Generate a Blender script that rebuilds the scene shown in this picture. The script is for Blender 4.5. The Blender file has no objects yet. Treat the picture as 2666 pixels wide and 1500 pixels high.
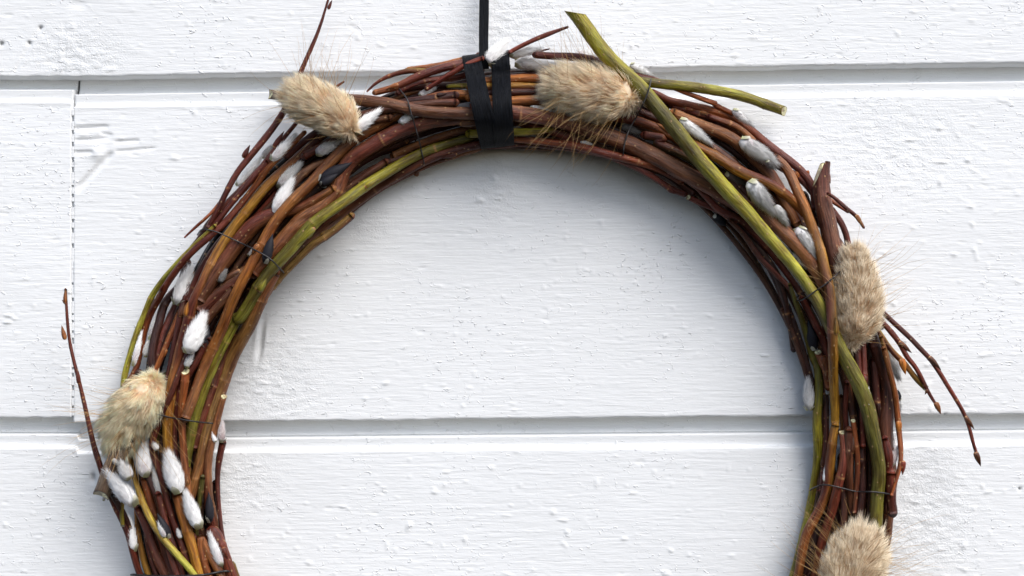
import bpy, math, random
import numpy as np
from mathutils import Vector
random.seed(7)
rng = np.random.default_rng(11)
C = bpy.context.scene.collection
SC = bpy.context.scene

# ------------------------------------------------------------------ camera
S = 0.00015            # metres per photo pixel on the face of the boards
D = 0.55               # camera distance from the wall face
cam_d = bpy.data.cameras.new("camera"); cam = bpy.data.objects.new("camera", cam_d); C.objects.link(cam)
cam.location = (0, -D, 0); cam.rotation_euler = (math.radians(90), 0, 0)
cam_d.sensor_width = 36; cam_d.lens = 36 * D / (2666 * S)
cam_d.clip_start = 0.01; cam_d.clip_end = 100
SC.camera = cam

# ------------------------------------------------------------------ sky, sun, exposure
SUN = Vector((0.55, -0.74, 1.10)).normalized()      # direction towards the sun
elev = math.asin(SUN.z); azim = math.atan2(SUN.x, SUN.y)
w = bpy.data.worlds.new("World"); SC.world = w; w.use_nodes = True
nt = w.node_tree; nt.nodes.clear()
sky = nt.nodes.new("ShaderNodeTexSky"); sky.sky_type = 'NISHITA'; sky.sun_disc = False
sky.sun_elevation = elev; sky.sun_rotation = azim
sky.air_density = 1.0; sky.dust_density = 2.5; sky.ozone_density = 1.0
bg = nt.nodes.new("ShaderNodeBackground"); bg.inputs['Strength'].default_value = 0.078
wo = nt.nodes.new("ShaderNodeOutputWorld")
nt.links.new(sky.outputs[0], bg.inputs[0]); nt.links.new(bg.outputs[0], wo.inputs[0])
sd = bpy.data.lights.new("sun", 'SUN'); so = bpy.data.objects.new("sun", sd); C.objects.link(so)
sd.energy = 1.4; sd.angle = math.radians(46); sd.color = (1.0, 0.99, 0.985)
so.rotation_euler = SUN.to_track_quat('Z', 'Y').to_euler()
SC.view_settings.view_transform = 'Standard'; SC.view_settings.look = 'None'
SC.view_settings.exposure = 1.24; SC.view_settings.gamma = 1
SC.cycles.max_bounces = 20; SC.cycles.diffuse_bounces = 16; SC.cycles.transmission_bounces = 16

# ------------------------------------------------------------------ helpers
def P(px, py, h):
    """a point at height h (m) in front of the wall face that stands at photo pixel (px, py)"""
    k = (D - h) / D
    return ((px - 1333) * S * k, -h, (750 - py) * S * k)
def Pn(px, py, h):
    k = (D - h) / D
    return np.stack([(px - 1333) * S * k, -h, (750 - py) * S * k], 1)

def mesh_obj(name, V, F, mat, parent=None, smooth=True, col=None, tw=None, quads=None):
    """V (n,3) array; F list/array of faces (all of one size in an array or a list of lists)"""
    me = bpy.data.meshes.new(name)
    V = np.asarray(V, dtype=np.float32)
    if isinstance(F, (list, tuple)) and F and isinstance(F[0], np.ndarray):
        groups = F
    else:
        groups = [np.asarray(F, dtype=np.int32)]
    groups = [g for g in groups if len(g)]
    nl = sum(g.size for g in groups); nf = sum(len(g) for g in groups)
    me.vertices.add(len(V)); me.vertices.foreach_set("co", V.ravel())
    me.loops.add(nl); me.polygons.add(nf)
    me.loops.foreach_set("vertex_index", np.concatenate([g.ravel() for g in groups]).astype(np.int32))
    starts = []; c = 0
    for g in groups:
        k = g.shape[1]
        starts.append(c + np.arange(len(g)) * k); c += g.size
    me.polygons.foreach_set("loop_start", np.concatenate(starts).astype(np.int32))
    me.update(calc_edges=True)
    if smooth:
        me.polygons.foreach_set("use_smooth", np.ones(nf, dtype=bool))
    if col is not None:
        a = me.attributes.new("Col", 'FLOAT_COLOR', 'POINT')
        cc = np.ones((len(V), 4), dtype=np.float32); cc[:, :3] = col
        a.data.foreach_set("color", cc.ravel())
    if tw is not None:
        a = me.attributes.new("tw", 'FLOAT_VECTOR', 'POINT')
        a.data.foreach_set("vector", np.asarray(tw, dtype=np.float32).ravel())
    me.materials.append(mat)
    me.validate()
    o = bpy.data.objects.new(name, me); C.objects.link(o)
    if parent is not None: o.parent = parent
    return o

def empty(name, label, cat, loc=(0, 0, 0), group=None):
    o = bpy.data.objects.new(name, None); C.objects.link(o); o.location = loc
    o.empty_display_size = 0.01
    o['label'] = label; o['category'] = cat
    if group: o['group'] = group
    return o

# ------------------------------------------------------------------ materials
def new_mat(name):
    m = bpy.data.materials.new(name); m.use_nodes = True
    n = m.node_tree; b = n.nodes["Principled BSDF"]
    return m, n, b
def N(nt, typ, **kw):
    n = nt.nodes.new(typ)
    for k, v in kw.items():
        if k in n.inputs: n.inputs[k].default_value = v
        else: setattr(n, k, v)
    return n

# white paint on sawn boards
def paint_mat(name, rough):
    m, n, b = new_mat(name)
    geo = N(n, "ShaderNodeTexCoord")
    L = n.links.new
    mp = N(n, "ShaderNodeMapping"); mp.inputs['Scale'].default_value = (90, 1, 1100)
    L(geo.outputs['Object'], mp.inputs[0])
    nz = N(n, "ShaderNodeTexNoise", Scale=1.0, Detail=3.0, Roughness=0.6)
    L(mp.outputs[0], nz.inputs[0])
    mp2 = N(n, "ShaderNodeMapping"); mp2.inputs['Scale'].default_value = (350, 350, 900)
    L(geo.outputs['Object'], mp2.inputs[0])
    nz2 = N(n, "ShaderNodeTexNoise", Scale=1.0, Detail=4.0, Roughness=0.65, Distortion=0.6)
    L(mp2.outputs[0], nz2.inputs[0])
    big = N(n, "ShaderNodeTexNoise", Scale=14.0, Detail=3.0)
    L(geo.outputs['Object'], big.inputs[0])
    # colour: nearly even paint with a little grime
    cr = N(n, "ShaderNodeValToRGB")
    cr.color_ramp.elements[0].position = 0.3; cr.color_ramp.elements[0].color = (0.78, 0.79, 0.79, 1)
    cr.color_ramp.elements[1].position = 0.7; cr.color_ramp.elements[1].color = (0.82, 0.83, 0.83, 1)
    L(big.outputs[0], cr.inputs[0])
    L(cr.outputs[0], b.inputs['Base Color'])
    b.inputs['Roughness'].default_value = 0.55
    b.inputs['Specular IOR Level'].default_value = 0.35
    if rough:
        b1 = N(n, "ShaderNodeBump", Strength=0.45, Distance=0.0004)
        L(nz.outputs[0], b1.inputs['Height'])
        b2 = N(n, "ShaderNodeBump", Strength=0.22, Distance=0.0003)
        L(nz2.outputs[0], b2.inputs['Height']); L(b1.outputs[0], b2.inputs['Normal'])
        mp3 = N(n, "ShaderNodeMapping"); mp3.inputs['Scale'].default_value = (420, 420, 620); mp3.inputs['Rotation'].default_value = (0, 0.25, 0)
        L(geo.outputs['Object'], mp3.inputs[0])
        nz3 = N(n, "ShaderNodeTexNoise", Scale=1.0, Detail=2.0, Roughness=0.5, Distortion=1.0)
        L(mp3.outputs[0], nz3.inputs[0])
        m3 = N(n, "ShaderNodeMapRange"); m3.inputs['From Min'].default_value = 0.63; m3.inputs['From Max'].default_value = 0.74
        L(nz3.outputs[0], m3.inputs[0])
        b3 = N(n, "ShaderNodeBump", Strength=0.6, Distance=0.0006)
        nd = N(n, "ShaderNodeTexNoise", Scale=30.0, Detail=2.0); L(geo.outputs['Object'], nd.inputs[0])
        md = N(n, "ShaderNodeMapRange"); md.inputs['From Min'].default_value = 0.42; md.inputs['From Max'].default_value = 0.62
        L(nd.outputs[0], md.inputs[0])
        mm = N(n, "ShaderNodeMath", operation='MULTIPLY'); L(m3.outputs[0], mm.inputs[0]); L(md.outputs[0], mm.inputs[1])
        L(mm.outputs[0], b3.inputs['Height']); L(b2.outputs[0], b3.inputs['Normal'])
        ra = N(n, "ShaderNodeAttribute", attribute_name="tw")
        nz5 = N(n, "ShaderNodeTexNoise", Scale=780.0, Detail=3.0, Roughness=0.6, Distortion=1.2); L(geo.outputs['Object'], nz5.inputs[0])
        m5 = N(n, "ShaderNodeMapRange"); m5.inputs['From Min'].default_value = 0.46; m5.inputs['From Max'].default_value = 0.62; L(nz5.outputs[0], m5.inputs[0])
        m6 = N(n, "ShaderNodeMath", operation='MULTIPLY'); L(m5.outputs[0], m6.inputs[0]); L(ra.outputs['Fac'], m6.inputs[1])
        b5 = N(n, "ShaderNodeBump", Strength=0.4, Distance=0.0005); L(m6.outputs[0], b5.inputs['Height']); L(b3.outputs[0], b5.inputs['Normal'])
        L(b5.outputs[0], b.inputs['Normal'])
    else:
        b1 = N(n, "ShaderNodeBump", Strength=0.25, Distance=0.0002)
        L(nz2.outputs[0], b1.inputs['Height']); L(b1.outputs[0], b.inputs['Normal'])
    # vertex colour darkens a few small spots (holes, open joints)
    at = N(n, "ShaderNodeAttribute", attribute_name="Col")
    mx = N(n, "ShaderNodeMix", data_type='RGBA', blend_type='MULTIPLY'); mx.inputs[0].default_value = 1
    L(cr.outputs[0], mx.inputs[6]); L(at.outputs[0], mx.inputs[7]); L(mx.outputs[2], b.inputs['Base Color'])
    return m
M_PAINT = paint_mat("white_paint_sawn", True)

def bark_mat():
    m, n, b = new_mat("willow_bark"); L = n.links.new
    at = N(n, "ShaderNodeAttribute", attribute_name="Col")
    tw = N(n, "ShaderNodeAttribute", attribute_name="tw")      # x,y around the rod (mm), z along it (mm)
    # fine streaks along the rod
    mp = N(n, "ShaderNodeMapping"); mp.inputs['Scale'].default_value = (1.6, 1.6, 0.10)
    L(tw.outputs['Vector'], mp.inputs[0])
    n1 = N(n, "ShaderNodeTexNoise", Scale=1.0, Detail=5.0, Roughness=0.6); L(mp.outputs[0], n1.inputs[0])
    # blotches
    mp2 = N(n, "ShaderNodeMapping"); mp2.inputs['Scale'].default_value = (0.35, 0.35, 0.09)
    L(tw.outputs['Vector'], mp2.inputs[0])
    n2 = N(n, "ShaderNodeTexNoise", Scale=1.0, Detail=4.0, Roughness=0.6, Distortion=0.4); L(mp2.outputs[0], n2.inputs[0])
    r2 = N(n, "ShaderNodeMapRange"); r2.inputs['From Min'].default_value = 0.40; r2.inputs['From Max'].default_value = 0.68
    L(n2.outputs[0], r2.inputs[0])
    dk = N(n, "ShaderNodeMix", data_type='RGBA', blend_type='MULTIPLY')
    dk.inputs[7].default_value = (0.50, 0.36, 0.36, 1)
    L(r2.outputs[0], dk.inputs[0]); L(at.outputs[0], dk.inputs[6])
    r1 = N(n, "ShaderNodeMapRange"); r1.inputs['From Min'].default_value = 0.3; r1.inputs['From Max'].default_value = 0.7
    r1.inputs['To Min'].default_value = 0.45; r1.inputs['To Max'].default_value = 2.0
    L(n1.outputs[0], r1.inputs[0])
    mu = N(n, "ShaderNodeMix", data_type='RGBA', blend_type='MULTIPLY'); mu.inputs[0].default_value = 1
    L(dk.outputs[2], mu.inputs[6]); L(r1.outputs[0], mu.inputs[7])
    # lenticels: small pale dots
    vo = N(n, "ShaderNodeTexVoronoi", Scale=0.42); vo.inputs['Randomness'].default_value = 1.0
    mp3 = N(n, "ShaderNodeMapping"); mp3.inputs['Scale'].default_value = (1.0, 1.0, 0.8)
    L(tw.outputs['Vector'], mp3.inputs[0]); L(mp3.outputs[0], vo.inputs[0])
    rl = N(n, "ShaderNodeMapRange"); rl.inputs['From Min'].default_value = 0.11; rl.inputs['From Max'].default_value = 0.17
    rl.inputs['To Min'].default_value = 0.75; rl.inputs['To Max'].default_value = 0.0
    L(vo.outputs['Distance'], rl.inputs[0])
    le = N(n, "ShaderNodeMix", data_type='RGBA'); le.inputs[7].default_value = (0.36, 0.22, 0.10, 1)
    L(rl.outputs[0], le.inputs[0]); L(mu.outputs[2], le.inputs[6])
    L(le.outputs[2], b.inputs['Base Color'])
    rr = N(n, "ShaderNodeMapRange"); rr.inputs['To Min'].default_value = 0.16; rr.inputs['To Max'].default_value = 0.50
    L(n1.outputs[0], rr.inputs[0]); L(rr.outputs[0], b.inputs['Roughness'])
    b.inputs['Specular IOR Level'].default_value = 0.34
    # relief: fine wrinkles; cracks where alpha-like 'crack' attribute is set
    bu = N(n, "ShaderNodeBump", Strength=0.8, Distance=0.00022); L(n1.outputs[0], bu.inputs['Height'])
    mp4 = N(n, "ShaderNodeMapping"); mp4.inputs['Scale'].default_value = (0.9, 0.9, 0.16)
    L(tw.outputs['Vector'], mp4.inputs[0])
    n4 = N(n, "ShaderNodeTexNoise", Scale=1.0, Detail=6.0, Roughness=0.7, Distortion=1.2); L(mp4.outputs[0], n4.inputs[0])
    b4 = N(n, "ShaderNodeBump", Strength=0.8, Distance=0.0006); L(n4.outputs[0], b4.inputs['Height'])
    L(bu.outputs[0], b4.inputs['Normal'])
    b5 = N(n, "ShaderNodeBump", Strength=0.5, Distance=0.0003); L(rl.outputs[0], b5.inputs['Height']); L(b4.outputs[0], b5.inputs['Normal'])
    L(b5.outputs[0], b.inputs['Normal'])
    return m
M_BARK = bark_mat()

def fibre_mat(name, trans, rough):
    m, n, b = new_mat(name); L = n.links.new
    at = N(n, "ShaderNodeAttribute", attribute_name="Col")
    L(at.outputs[0], b.inputs['Base Color'])
    b.inputs['Roughness'].default_value = rough
    b.inputs['Specular IOR Level'].default_value = 0.25
    tr = N(n, "ShaderNodeBsdfTranslucent"); L(at.outputs[0], tr.inputs[0])
    mx = N(n, "ShaderNodeMixShader"); mx.inputs[0].default_value = trans
    out = n.nodes["Material Output"]
    L(b.outputs[0], mx.inputs[1]); L(tr.outputs[0], mx.inputs[2]); L(mx.outputs[0], out.inputs[0])
    return m
M_HAIR = fibre_mat("plant_hair", 0.22, 0.7)
M_SOFT = fibre_mat("plant_soft", 0.10, 0.6)

def wire_mat():
    m, n, b = new_mat("dark_wire"); L = n.links.new
    co = N(n, "ShaderNodeTexCoord"); nz = N(n, "ShaderNodeTexNoise", Scale=900.0, Detail=2.0)
    L(co.outputs['Object'], nz.inputs[0])
    cr = N(n, "ShaderNodeValToRGB"); cr.color_ramp.elements[0].color = (0.012, 0.012, 0.014, 1); cr.color_ramp.elements[1].color = (0.06, 0.055, 0.055, 1)
    L(nz.outputs[0], cr.inputs[0]); L(cr.outputs[0], b.inputs['Base Color'])
    b.inputs['Metallic'].default_value = 0.5; b.inputs['Roughness'].default_value = 0.45
    return m
M_WIRE = wire_mat()
def ribbon_mat():
    m, n, b = new_mat("black_raffia_ribbon"); L = n.links.new
    tw = N(n, "ShaderNodeAttribute", attribute_name="tw")
    mp = N(n, "ShaderNodeMapping"); mp.inputs['Scale'].default_value = (3.2, 1.0, 0.12); L(tw.outputs['Vector'], mp.inputs[0])
    nz = N(n, "ShaderNodeTexNoise", Scale=1.0, Detail=5.0, Roughness=0.65, Distortion=0.5); L(mp.outputs[0], nz.inputs[0])
    cr = N(n, "ShaderNodeValToRGB"); cr.color_ramp.elements[0].position = 0.35; cr.color_ramp.elements[0].color = (0.0010, 0.0011, 0.0016, 1)
    cr.color_ramp.elements[1].position = 0.75; cr.color_ramp.elements[1].color = (0.012, 0.014, 0.019, 1)
    L(nz.outputs[0], cr.inputs[0]); L(cr.outputs[0], b.inputs['Base Color'])
    b.inputs['Roughness'].default_value = 0.42; b.inputs['Specular IOR Level'].default_value = 0.10
    bu = N(n, "ShaderNodeBump", Strength=1.0, Distance=0.0009); L(nz.outputs[0], bu.inputs['Height']); L(bu.outputs[0], b.inputs['Normal'])
    return m
M_RIB = ribbon_mat()

# ------------------------------------------------------------------ the wall
def fft_noise(nx, nz, dx, dz, lx, lz, seed, lo=None):
    r = np.random.default_rng(seed).standard_normal((nz, nx))
    fx = np.fft.rfftfreq(nx, dx)[None, :]; fz = np.fft.fftfreq(nz, dz)[:, None]
    k = np.exp(-2 * (np.pi ** 2) * ((fx * lx) ** 2 + (fz * lz) ** 2))
    f = np.fft.irfft2(np.fft.rfft2(r) * k, s=(nz, nx))
    return f / f.std()

def build_wall():
    wall = empty('clapboard_wall', 'white painted rough sawn clapboard wall behind the wreath', 'wall'); wall['kind'] = 'thing'
    X0, X1, Z0, Z1 = -0.250, 0.250, -0.155, 0.150
    dx = 0.00062; dz = 0.00045
    nx = int((X1 - X0) / dx) + 1; nz = int((Z1 - Z0) / dz) + 1
    fine = fft_noise(nx, nz, dx, dz, 0.0032, 0.00020, 1)
    mid = fft_noise(nx, nz, dx, dz, 0.0009, 0.0006, 2)
    spk = fft_noise(nx, nz, dx, dz, 0.0010, 0.00045, 3)
    spk2 = fft_noise(nx, nz, dx, dz, 0.0006, 0.0010, 5)
    msk = fft_noise(nx, nz, dx, dz, 0.012, 0.010, 4)
    wav = fft_noise(nx, nz, dx, dz, 0.05, 0.012, 6)
    inner = np.linspace(X0, X1, nx - 120); st = (np.arange(60) + 1) * 0.004
    xs = np.concatenate([X0 - st[::-1], inner, X1 + st]); X0, X1 = xs[0], xs[-1]; zs = np.linspace(Z0, Z1, nz)
    def px(p): return (p - 1333) * S
    def pz(p): return (750 - p) * S
    GX, GZ = np.meshgrid(xs, zs)
    QX = GX / S + 1333; QY = 750 - GZ / S
    def blob(cx, cy, rx, ry, a=0):
        c, s_ = math.cos(a), math.sin(a)
        u = ((QX - cx) * c + (QY - cy) * s_) / rx; v = (-(QX - cx) * s_ + (QY - cy) * c) / ry
        return np.exp(-(u * u + v * v))
    rough = (blob(200, 140, 110, 60) + blob(1330, 70, 120, 90) + blob(1290, 470, 60, 80) + 0.8 * blob(700, 1000, 120, 110)
             + blob(2400, 1330, 110, 170) + 0.5 * blob(2330, 380, 200, 120) + 0.5 * blob(960, 590, 60, 50) + 0.6 * blob(620, 1250, 100, 80))
    H = 0.000016 * fine * (1 - 0.6 * np.clip(rough, 0, 1))
    H += 0.00001 * mid + 0.00015 * wav
    s1 = np.clip(spk - 2.0, 0, 1.2); s2 = np.clip(spk2 - 2.1, 0, 1.2)
    dens = 0.5 + 0.5 * np.clip(msk + 0.3, 0, 1.5)
    H += 0.00030 * s1 * dens + 0.00032 * s2 * dens
    H -= 0.00018 * np.clip(-spk - 2.2, 0, 1)
    H += 0.00009 * np.clip(rough, 0, 1.2) * np.clip(mid + 0.5 * spk, -1.0, 2.0)
    H -= 0.00018 * np.exp(-((QX - 168) / 2.2) ** 2) * (QY > 55) * (QY < 195)
    dark = np.ones_like(H)
    # tool marks, knots, dents
    def seg(ax, ay, bx, by, wd, depth, off=0.25):
        nonlocal H
        vx, vy = bx - ax, by - ay; L2 = vx * vx + vy * vy
        t = ((QX - ax) * vx + (QY - ay) * vy) / L2
        d = ((QX - ax) * vy - (QY - ay) * vx) / math.sqrt(L2)
        m = (t > 0) & (t < 1)
        e = np.exp(-(d / wd) ** 2) * np.clip(np.minimum(t, 1 - t) * 8, 0, 1) * m
        H -= depth * e
    seg(195, 500, 295, 393, 7, 0.0010); seg(187, 335, 285, 330, 6, 0.0006); seg(190, 367, 292, 358, 5, 0.0005)
    seg(190, 398, 245, 396, 5, 0.0006); seg(295, 395, 410, 385, 3, 0.0005); seg(295, 370, 365, 366, 3, 0.0006)
    seg(260, 345, 292, 352, 4, 0.0004); seg(30, 200, 110, 60, 3, 0.0004)
    H += 0.0007 * blob(253, 400, 18, 16) - 0.0004 * blob(205, 12, 22, 12)
    e = blob(678, 890, 7, 42, 0.14); H -= 0.0020 * e; H += 0.0006 * blob(669, 880, 7, 45, 0.1) + 0.0004 * blob(690, 880, 5, 35, 0.14)
    H += 0.0003 * blob(675, 1000, 30, 90)
    H += 0.00035 * blob(2370, 1160, 40, 20) - 0.0005 * blob(2392, 1167, 16, 10) + 0.0004 * blob(2340, 1200, 25, 60)
    H += 0.0003 * blob(1300, 440, 20, 60)
    for cx, cy, r in ((105, 72, 3.2), (75, 112, 3.0), (3, 114, 4), (2462, 1080, 2.5), (2655, 1273, 2.5)):
        b_ = blob(cx, cy, r, r * 1.5, 0.5); H -= 0.0012 * b_; dark -= 0.75 * np.clip(b_ * 1.3, 0, 1)
    d_ = blob(242, 1245, 5, 12); H -= 0.0012 * d_; dark -= 0.5 * d_
    # boards
    def board(xl, xr, top, bot, kind, plain=False):
        """top(x)/bot(x) give the photo row of the cove top edge of the board (under the lip above) and of its own lip"""
        sel = np.where((xs >= xl - 1e-9) & (xs <= xr + 1e-9))[0]
        sel = sel[::14] if plain else sel
        bx = xs[sel]; n = len(bx)
        # rows: adaptive v in pixels from the lip above
        tz = pz(top(bx / S + 1333)); bz = pz(bot(bx / S + 1333))
        prof = [(-14, -0.0086), (0, -0.0086), (10, -0.0086), (22, -0.0084), (32, -0.0080), (40, -0.0074), (45, -0.0069), (46.0, -0.0068), (47.0, -0.0069), (48.0, -0.0076),
                (48.6, -0.0070), (49.4, -0.0026), (50.2, -0.0019), (51, -0.0018), (53, -0.0018), (60, -0.0020), (70, -0.0023), (78, -0.0025), (80.5, -0.0025), (82, -0.0018), (84, -0.0004)] if kind != 'top' else []
        rows = []; dep = []; fz = []
        for v, d_ in prof:
            rows.append(tz - v * S); dep.append(np.full(n, d_)); fz.append(0.0)
        zt = (tz - 85 * S) if prof else tz
        zmean = (zt - bz).mean(); m = 8 if plain else max(int(zmean / dz), 2)
        for i in range(m + 1):
            t = i / m
            rows.append(zt + (bz - zt) * t); dep.append(np.zeros(n)); fz.append(min(1.0, 0.25 + i / 4))
        # rounded lip and underside
        for a, b2 in ((-0.0004, -0.0002), (-0.0007, -0.0006), (-0.0009, -0.0013), (-0.0009, -0.005), (-0.0009, -0.0096)):
            rows.append(bz + a); dep.append(np.full(n, b2)); fz.append(0.5 if b2 > -0.001 else 0.0)
        R = np.array(rows); DP = np.array(dep); nr = len(rows); FZ = np.array(fz)[:, None] * (0.0 if plain else 1.0)
        # sample the relief
        iz = np.clip((R - Z0) / (Z1 - Z0) * (nz - 1), 0, nz - 1.001); i0 = iz.astype(int); fr = iz - i0
        hh = H[i0, sel[None, :]] * (1 - fr) + H[i0 + 1, sel[None, :]] * fr
        dk = dark[i0, sel[None, :]]
        rg = np.clip(rough[i0, sel[None, :]], 0, 1.3) * (FZ > 0)
        rag = 0.00028 * fine[i0, sel[None, :]] * 0 
        Y = -(DP + hh * FZ)
        X = np.repeat(bx[None, :], nr, 0)
        # small wobble of the lip edge
        edge = 0.00016 * np.convolve(spk[40, sel], np.ones(7) / 7, 'same')
        Rz = R.copy()
        if not plain: Rz[-5:] += edge; Rz[-6] += edge * .5
        V = np.stack([X, Y, Rz], 2).reshape(-1, 3)
        col = np.repeat(np.clip(dk, 0.05, 1).reshape(-1, 1), 3, 1)
        a = np.arange(nr - 1)[:, None] * n + np.arange(n - 1)[None, :]
        F = np.stack([a, a + n, a + n + 1, a + 1], 2).reshape(-1, 4)
        # closing side faces (board ends) give the joint its thickness
        Vs = [V]; Fs = [F]; cols = [col]; base = len(V)
        tws = [np.stack([rg.ravel()] * 3, 1)]
        for side, flip in ((0, False), (n - 1, True)):
            fr_ = np.arange(nr) * n + side
            bk = V[fr_].copy(); bk[:, 1] = 0.0095
            Vs.append(bk); cols.append(np.full((nr, 3), 0.25)); tws.append(np.zeros((nr, 3)))
            bi = base + np.arange(nr); base += nr
            q = np.stack([fr_[:-1], bi[:-1], bi[1:], fr_[1:]], 1)
            Fs.append(q if not flip else q[:, ::-1])
        return mesh_obj('board', np.concatenate(Vs), [np.concatenate(Fs)], M_PAINT, wall, col=np.concatenate(cols), tw=np.concatenate(tws))
    def lin(x0, y0, x1, y1): return lambda x: y0 + (y1 - y0) * (x - x0) / (x1 - x0)
    lipA = lin(0, 194, 167, 194); lipB = lin(167, 195, 2666, 160)
    l1A = lin(0, 1083, 200, 1083); l1B = lin(200, 1097, 2666, 1074)
    jx = 0.0
    j0 = px(170); j1 = px(190)
    g = 0.00016
    board(X0, X1, lambda x: 0 * x - 246.0, lambda x: np.where(x < 167, lipA(x), lipB(x)), 'mid')
    tA = lambda x: lipA(x) - 12; tB = lambda x: lipB(x) + 0
    board(X0, j1 - g, tA, l1A, 'mid')
    board(j1 + g, X1, tB, l1B, 'mid')
    # the joint left of the wreath is nearly filled with paint: a thin backing strip
    board(X0, X1, lambda x: np.where(x < 200, l1A(x), l1B(x)), lin(0, 1775, 1, 1775), 'mid')
    lo = lambda x: 0 * x + 1775.0
    board(X0, X1, lo, lambda x: 0 * x + 2680.0, 'mid', True)
    board(X0, X1, lambda x: 0 * x - 1150.0, lambda x: 0 * x - 246.0, 'top', True)
    Z0 = -0.285; Z1 = 0.283
    # sheathing behind the boards
    V = [(X0, 0.0085, Z0), (X1, 0.0085, Z0), (X1, 0.0085, Z1), (X0, 0.0085, Z1), (X0, 0.02, Z0), (X1, 0.02, Z0), (X1, 0.02, Z1), (X0, 0.02, Z1)]
    V = np.array(V); V[:, 1] += 0.0025
    F = np.array([(0, 1, 2, 3), (5, 4, 7, 6), (4, 0, 3, 7), (1, 5, 6, 2), (3, 2, 6, 7), (4, 5, 1, 0)])
    mesh_obj('backing_board', V, [F], M_PAINT, wall, smooth=False, col=np.full((8, 3), 0.35))
    # paint skin that bridges the vertical joint here and there
    def plug(y0, y1, xa, xb, depth):
        n = max(2, int((y1 - y0) / 5)); vs = []; fs = []
        for i in range(n + 1):
            y = y0 + (y1 - y0) * i / n; xc = xa + (xb - xa) * (y - y0) / (y1 - y0)
            for q, dd in ((-3, 0.0), (-1.0, 0.00003), (1.0, 0.00003), (3, 0.0)):
                vs.append((px(xc + q), depth - dd + 0.00006 * random.random(), pz(y)))
        for i in range(n):
            for k in range(3):
                a = i * 4 + k; fs.append((a, a + 4, a + 5, a + 1))
        return vs, fs
    vs = []; fs = []
    for (ya, yb, xa, xb, jd, st) in ((284, 1082, 190, 190, -0.00006, 1),):
        y = ya
        while y < yb - 12:
            ln = random.uniform(8, 34) if not (620 < y < 700) else 90
            if ya == 60: ln = 200
            y2 = min(y + ln, yb)
            v, f = plug(y, y2, xa, xb, jd); o_ = len(vs); vs += v; fs += [tuple(q + o_ for q in t) for t in f]
            y = y2 + random.uniform(4, 16)
    mesh_obj('paint_bridge', np.array(vs), [np.array(fs)], M_PAINT, wall, col=np.ones((len(vs), 3)))['kind'] = 'stuff'
build_wall()

# ------------------------------------------------------------------ reading traced paths
TILE = {'A': (600, 0, .345), 'B': (1200, 0, .345), 'C': (1700, 100, .345), 'D': (350, 400, .345), 'E': (100, 750, .345),
        'F': (100, 1000, .345), 'G': (1900, 500, .345), 'H': (1900, 900, .345), 'I': (1900, 1100, .276), 'J': (1250, 330, .345), 'S': (0, 0, 1)}
def path(s):
    out = []; t = TILE['S']
    for w_ in s.split():
        if w_ in TILE: t = TILE[w_]; continue
        a, b = w_.split(','); out.append((t[0] + float(a) * t[2], t[1] + float(b) * t[2]))
    return np.array(out)

def resample(pts, step, extra=None):
    """Catmull-Rom through pts, resampled at even arc length"""
    p = np.asarray(pts, float)
    if len(p) == 2: p = np.array([p[0], p[0] * .67 + p[1] * .33, p[0] * .33 + p[1] * .67, p[1]])
    q = np.concatenate([[2 * p[0] - p[1]], p, [2 * p[-1] - p[-2]]])
    out = []
    for i in range(1, len(q) - 2):
        n = max(4, int(np.linalg.norm(q[i + 1] - q[i]) / 3))
        t = np.linspace(0, 1, n, endpoint=False)[:, None]
        a, b, c, d = q[i - 1], q[i], q[i + 1], q[i + 2]
        out.append(0.5 * (2 * b + (c - a) * t + (2 * a - 5 * b + 4 * c - d) * t ** 2 + (3 * b - a - 3 * c + d) * t ** 3))
    out.append(q[-2][None]); o = np.concatenate(out)
    s = np.concatenate([[0], np.cumsum(np.linalg.norm(np.diff(o, axis=0), axis=1))])
    n = max(3, int(s[-1] / step)); ss = np.linspace(0, s[-1], n + 1)
    return np.stack([np.interp(ss, s, o[:, k]) for k in range(p.shape[1])], 1), ss

# closed centre line of the wreath (photo pixels on the wall face)
RING = [(480, 1490), (452, 1280), (450, 1090), (505, 880), (629, 655), (800, 470), (1020, 340), (1310, 275), (1600, 305), (1850, 425), (2030, 610),
        (2140, 800), (2200, 1000), (2230, 1200), (2195, 1460), (2060, 1760), (1780, 1990), (1400, 2080), (1000, 2040), (680, 1830)]
def ring_curve():
    p = np.array(RING, float); n = len(p); out = []
    for i in range(n):
        a, b, c, d = p[i - 1], p[i], p[(i + 1) % n], p[(i + 2) % n]
        t = np.linspace(0, 1, 40, endpoint=False)[:, None]
        out.append(0.5 * (2 * b + (c - a) * t + (2 * a - 5 * b + 4 * c - d) * t ** 2 + (3 * b - a - 3 * c + d) * t ** 3))
    o = np.concatenate(out); tg = np.roll(o, -1, 0) - np.roll(o, 1, 0); tg /= np.linalg.norm(tg, axis=1)[:, None]
    return o, tg
RC, RT = ring_curve()
RN = np.stack([RT[:, 1], -RT[:, 0]], 1)      # outward (up-left on the left arm)
RS = np.concatenate([[0], np.cumsum(np.linalg.norm(np.diff(RC, axis=0), axis=1))])

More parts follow.
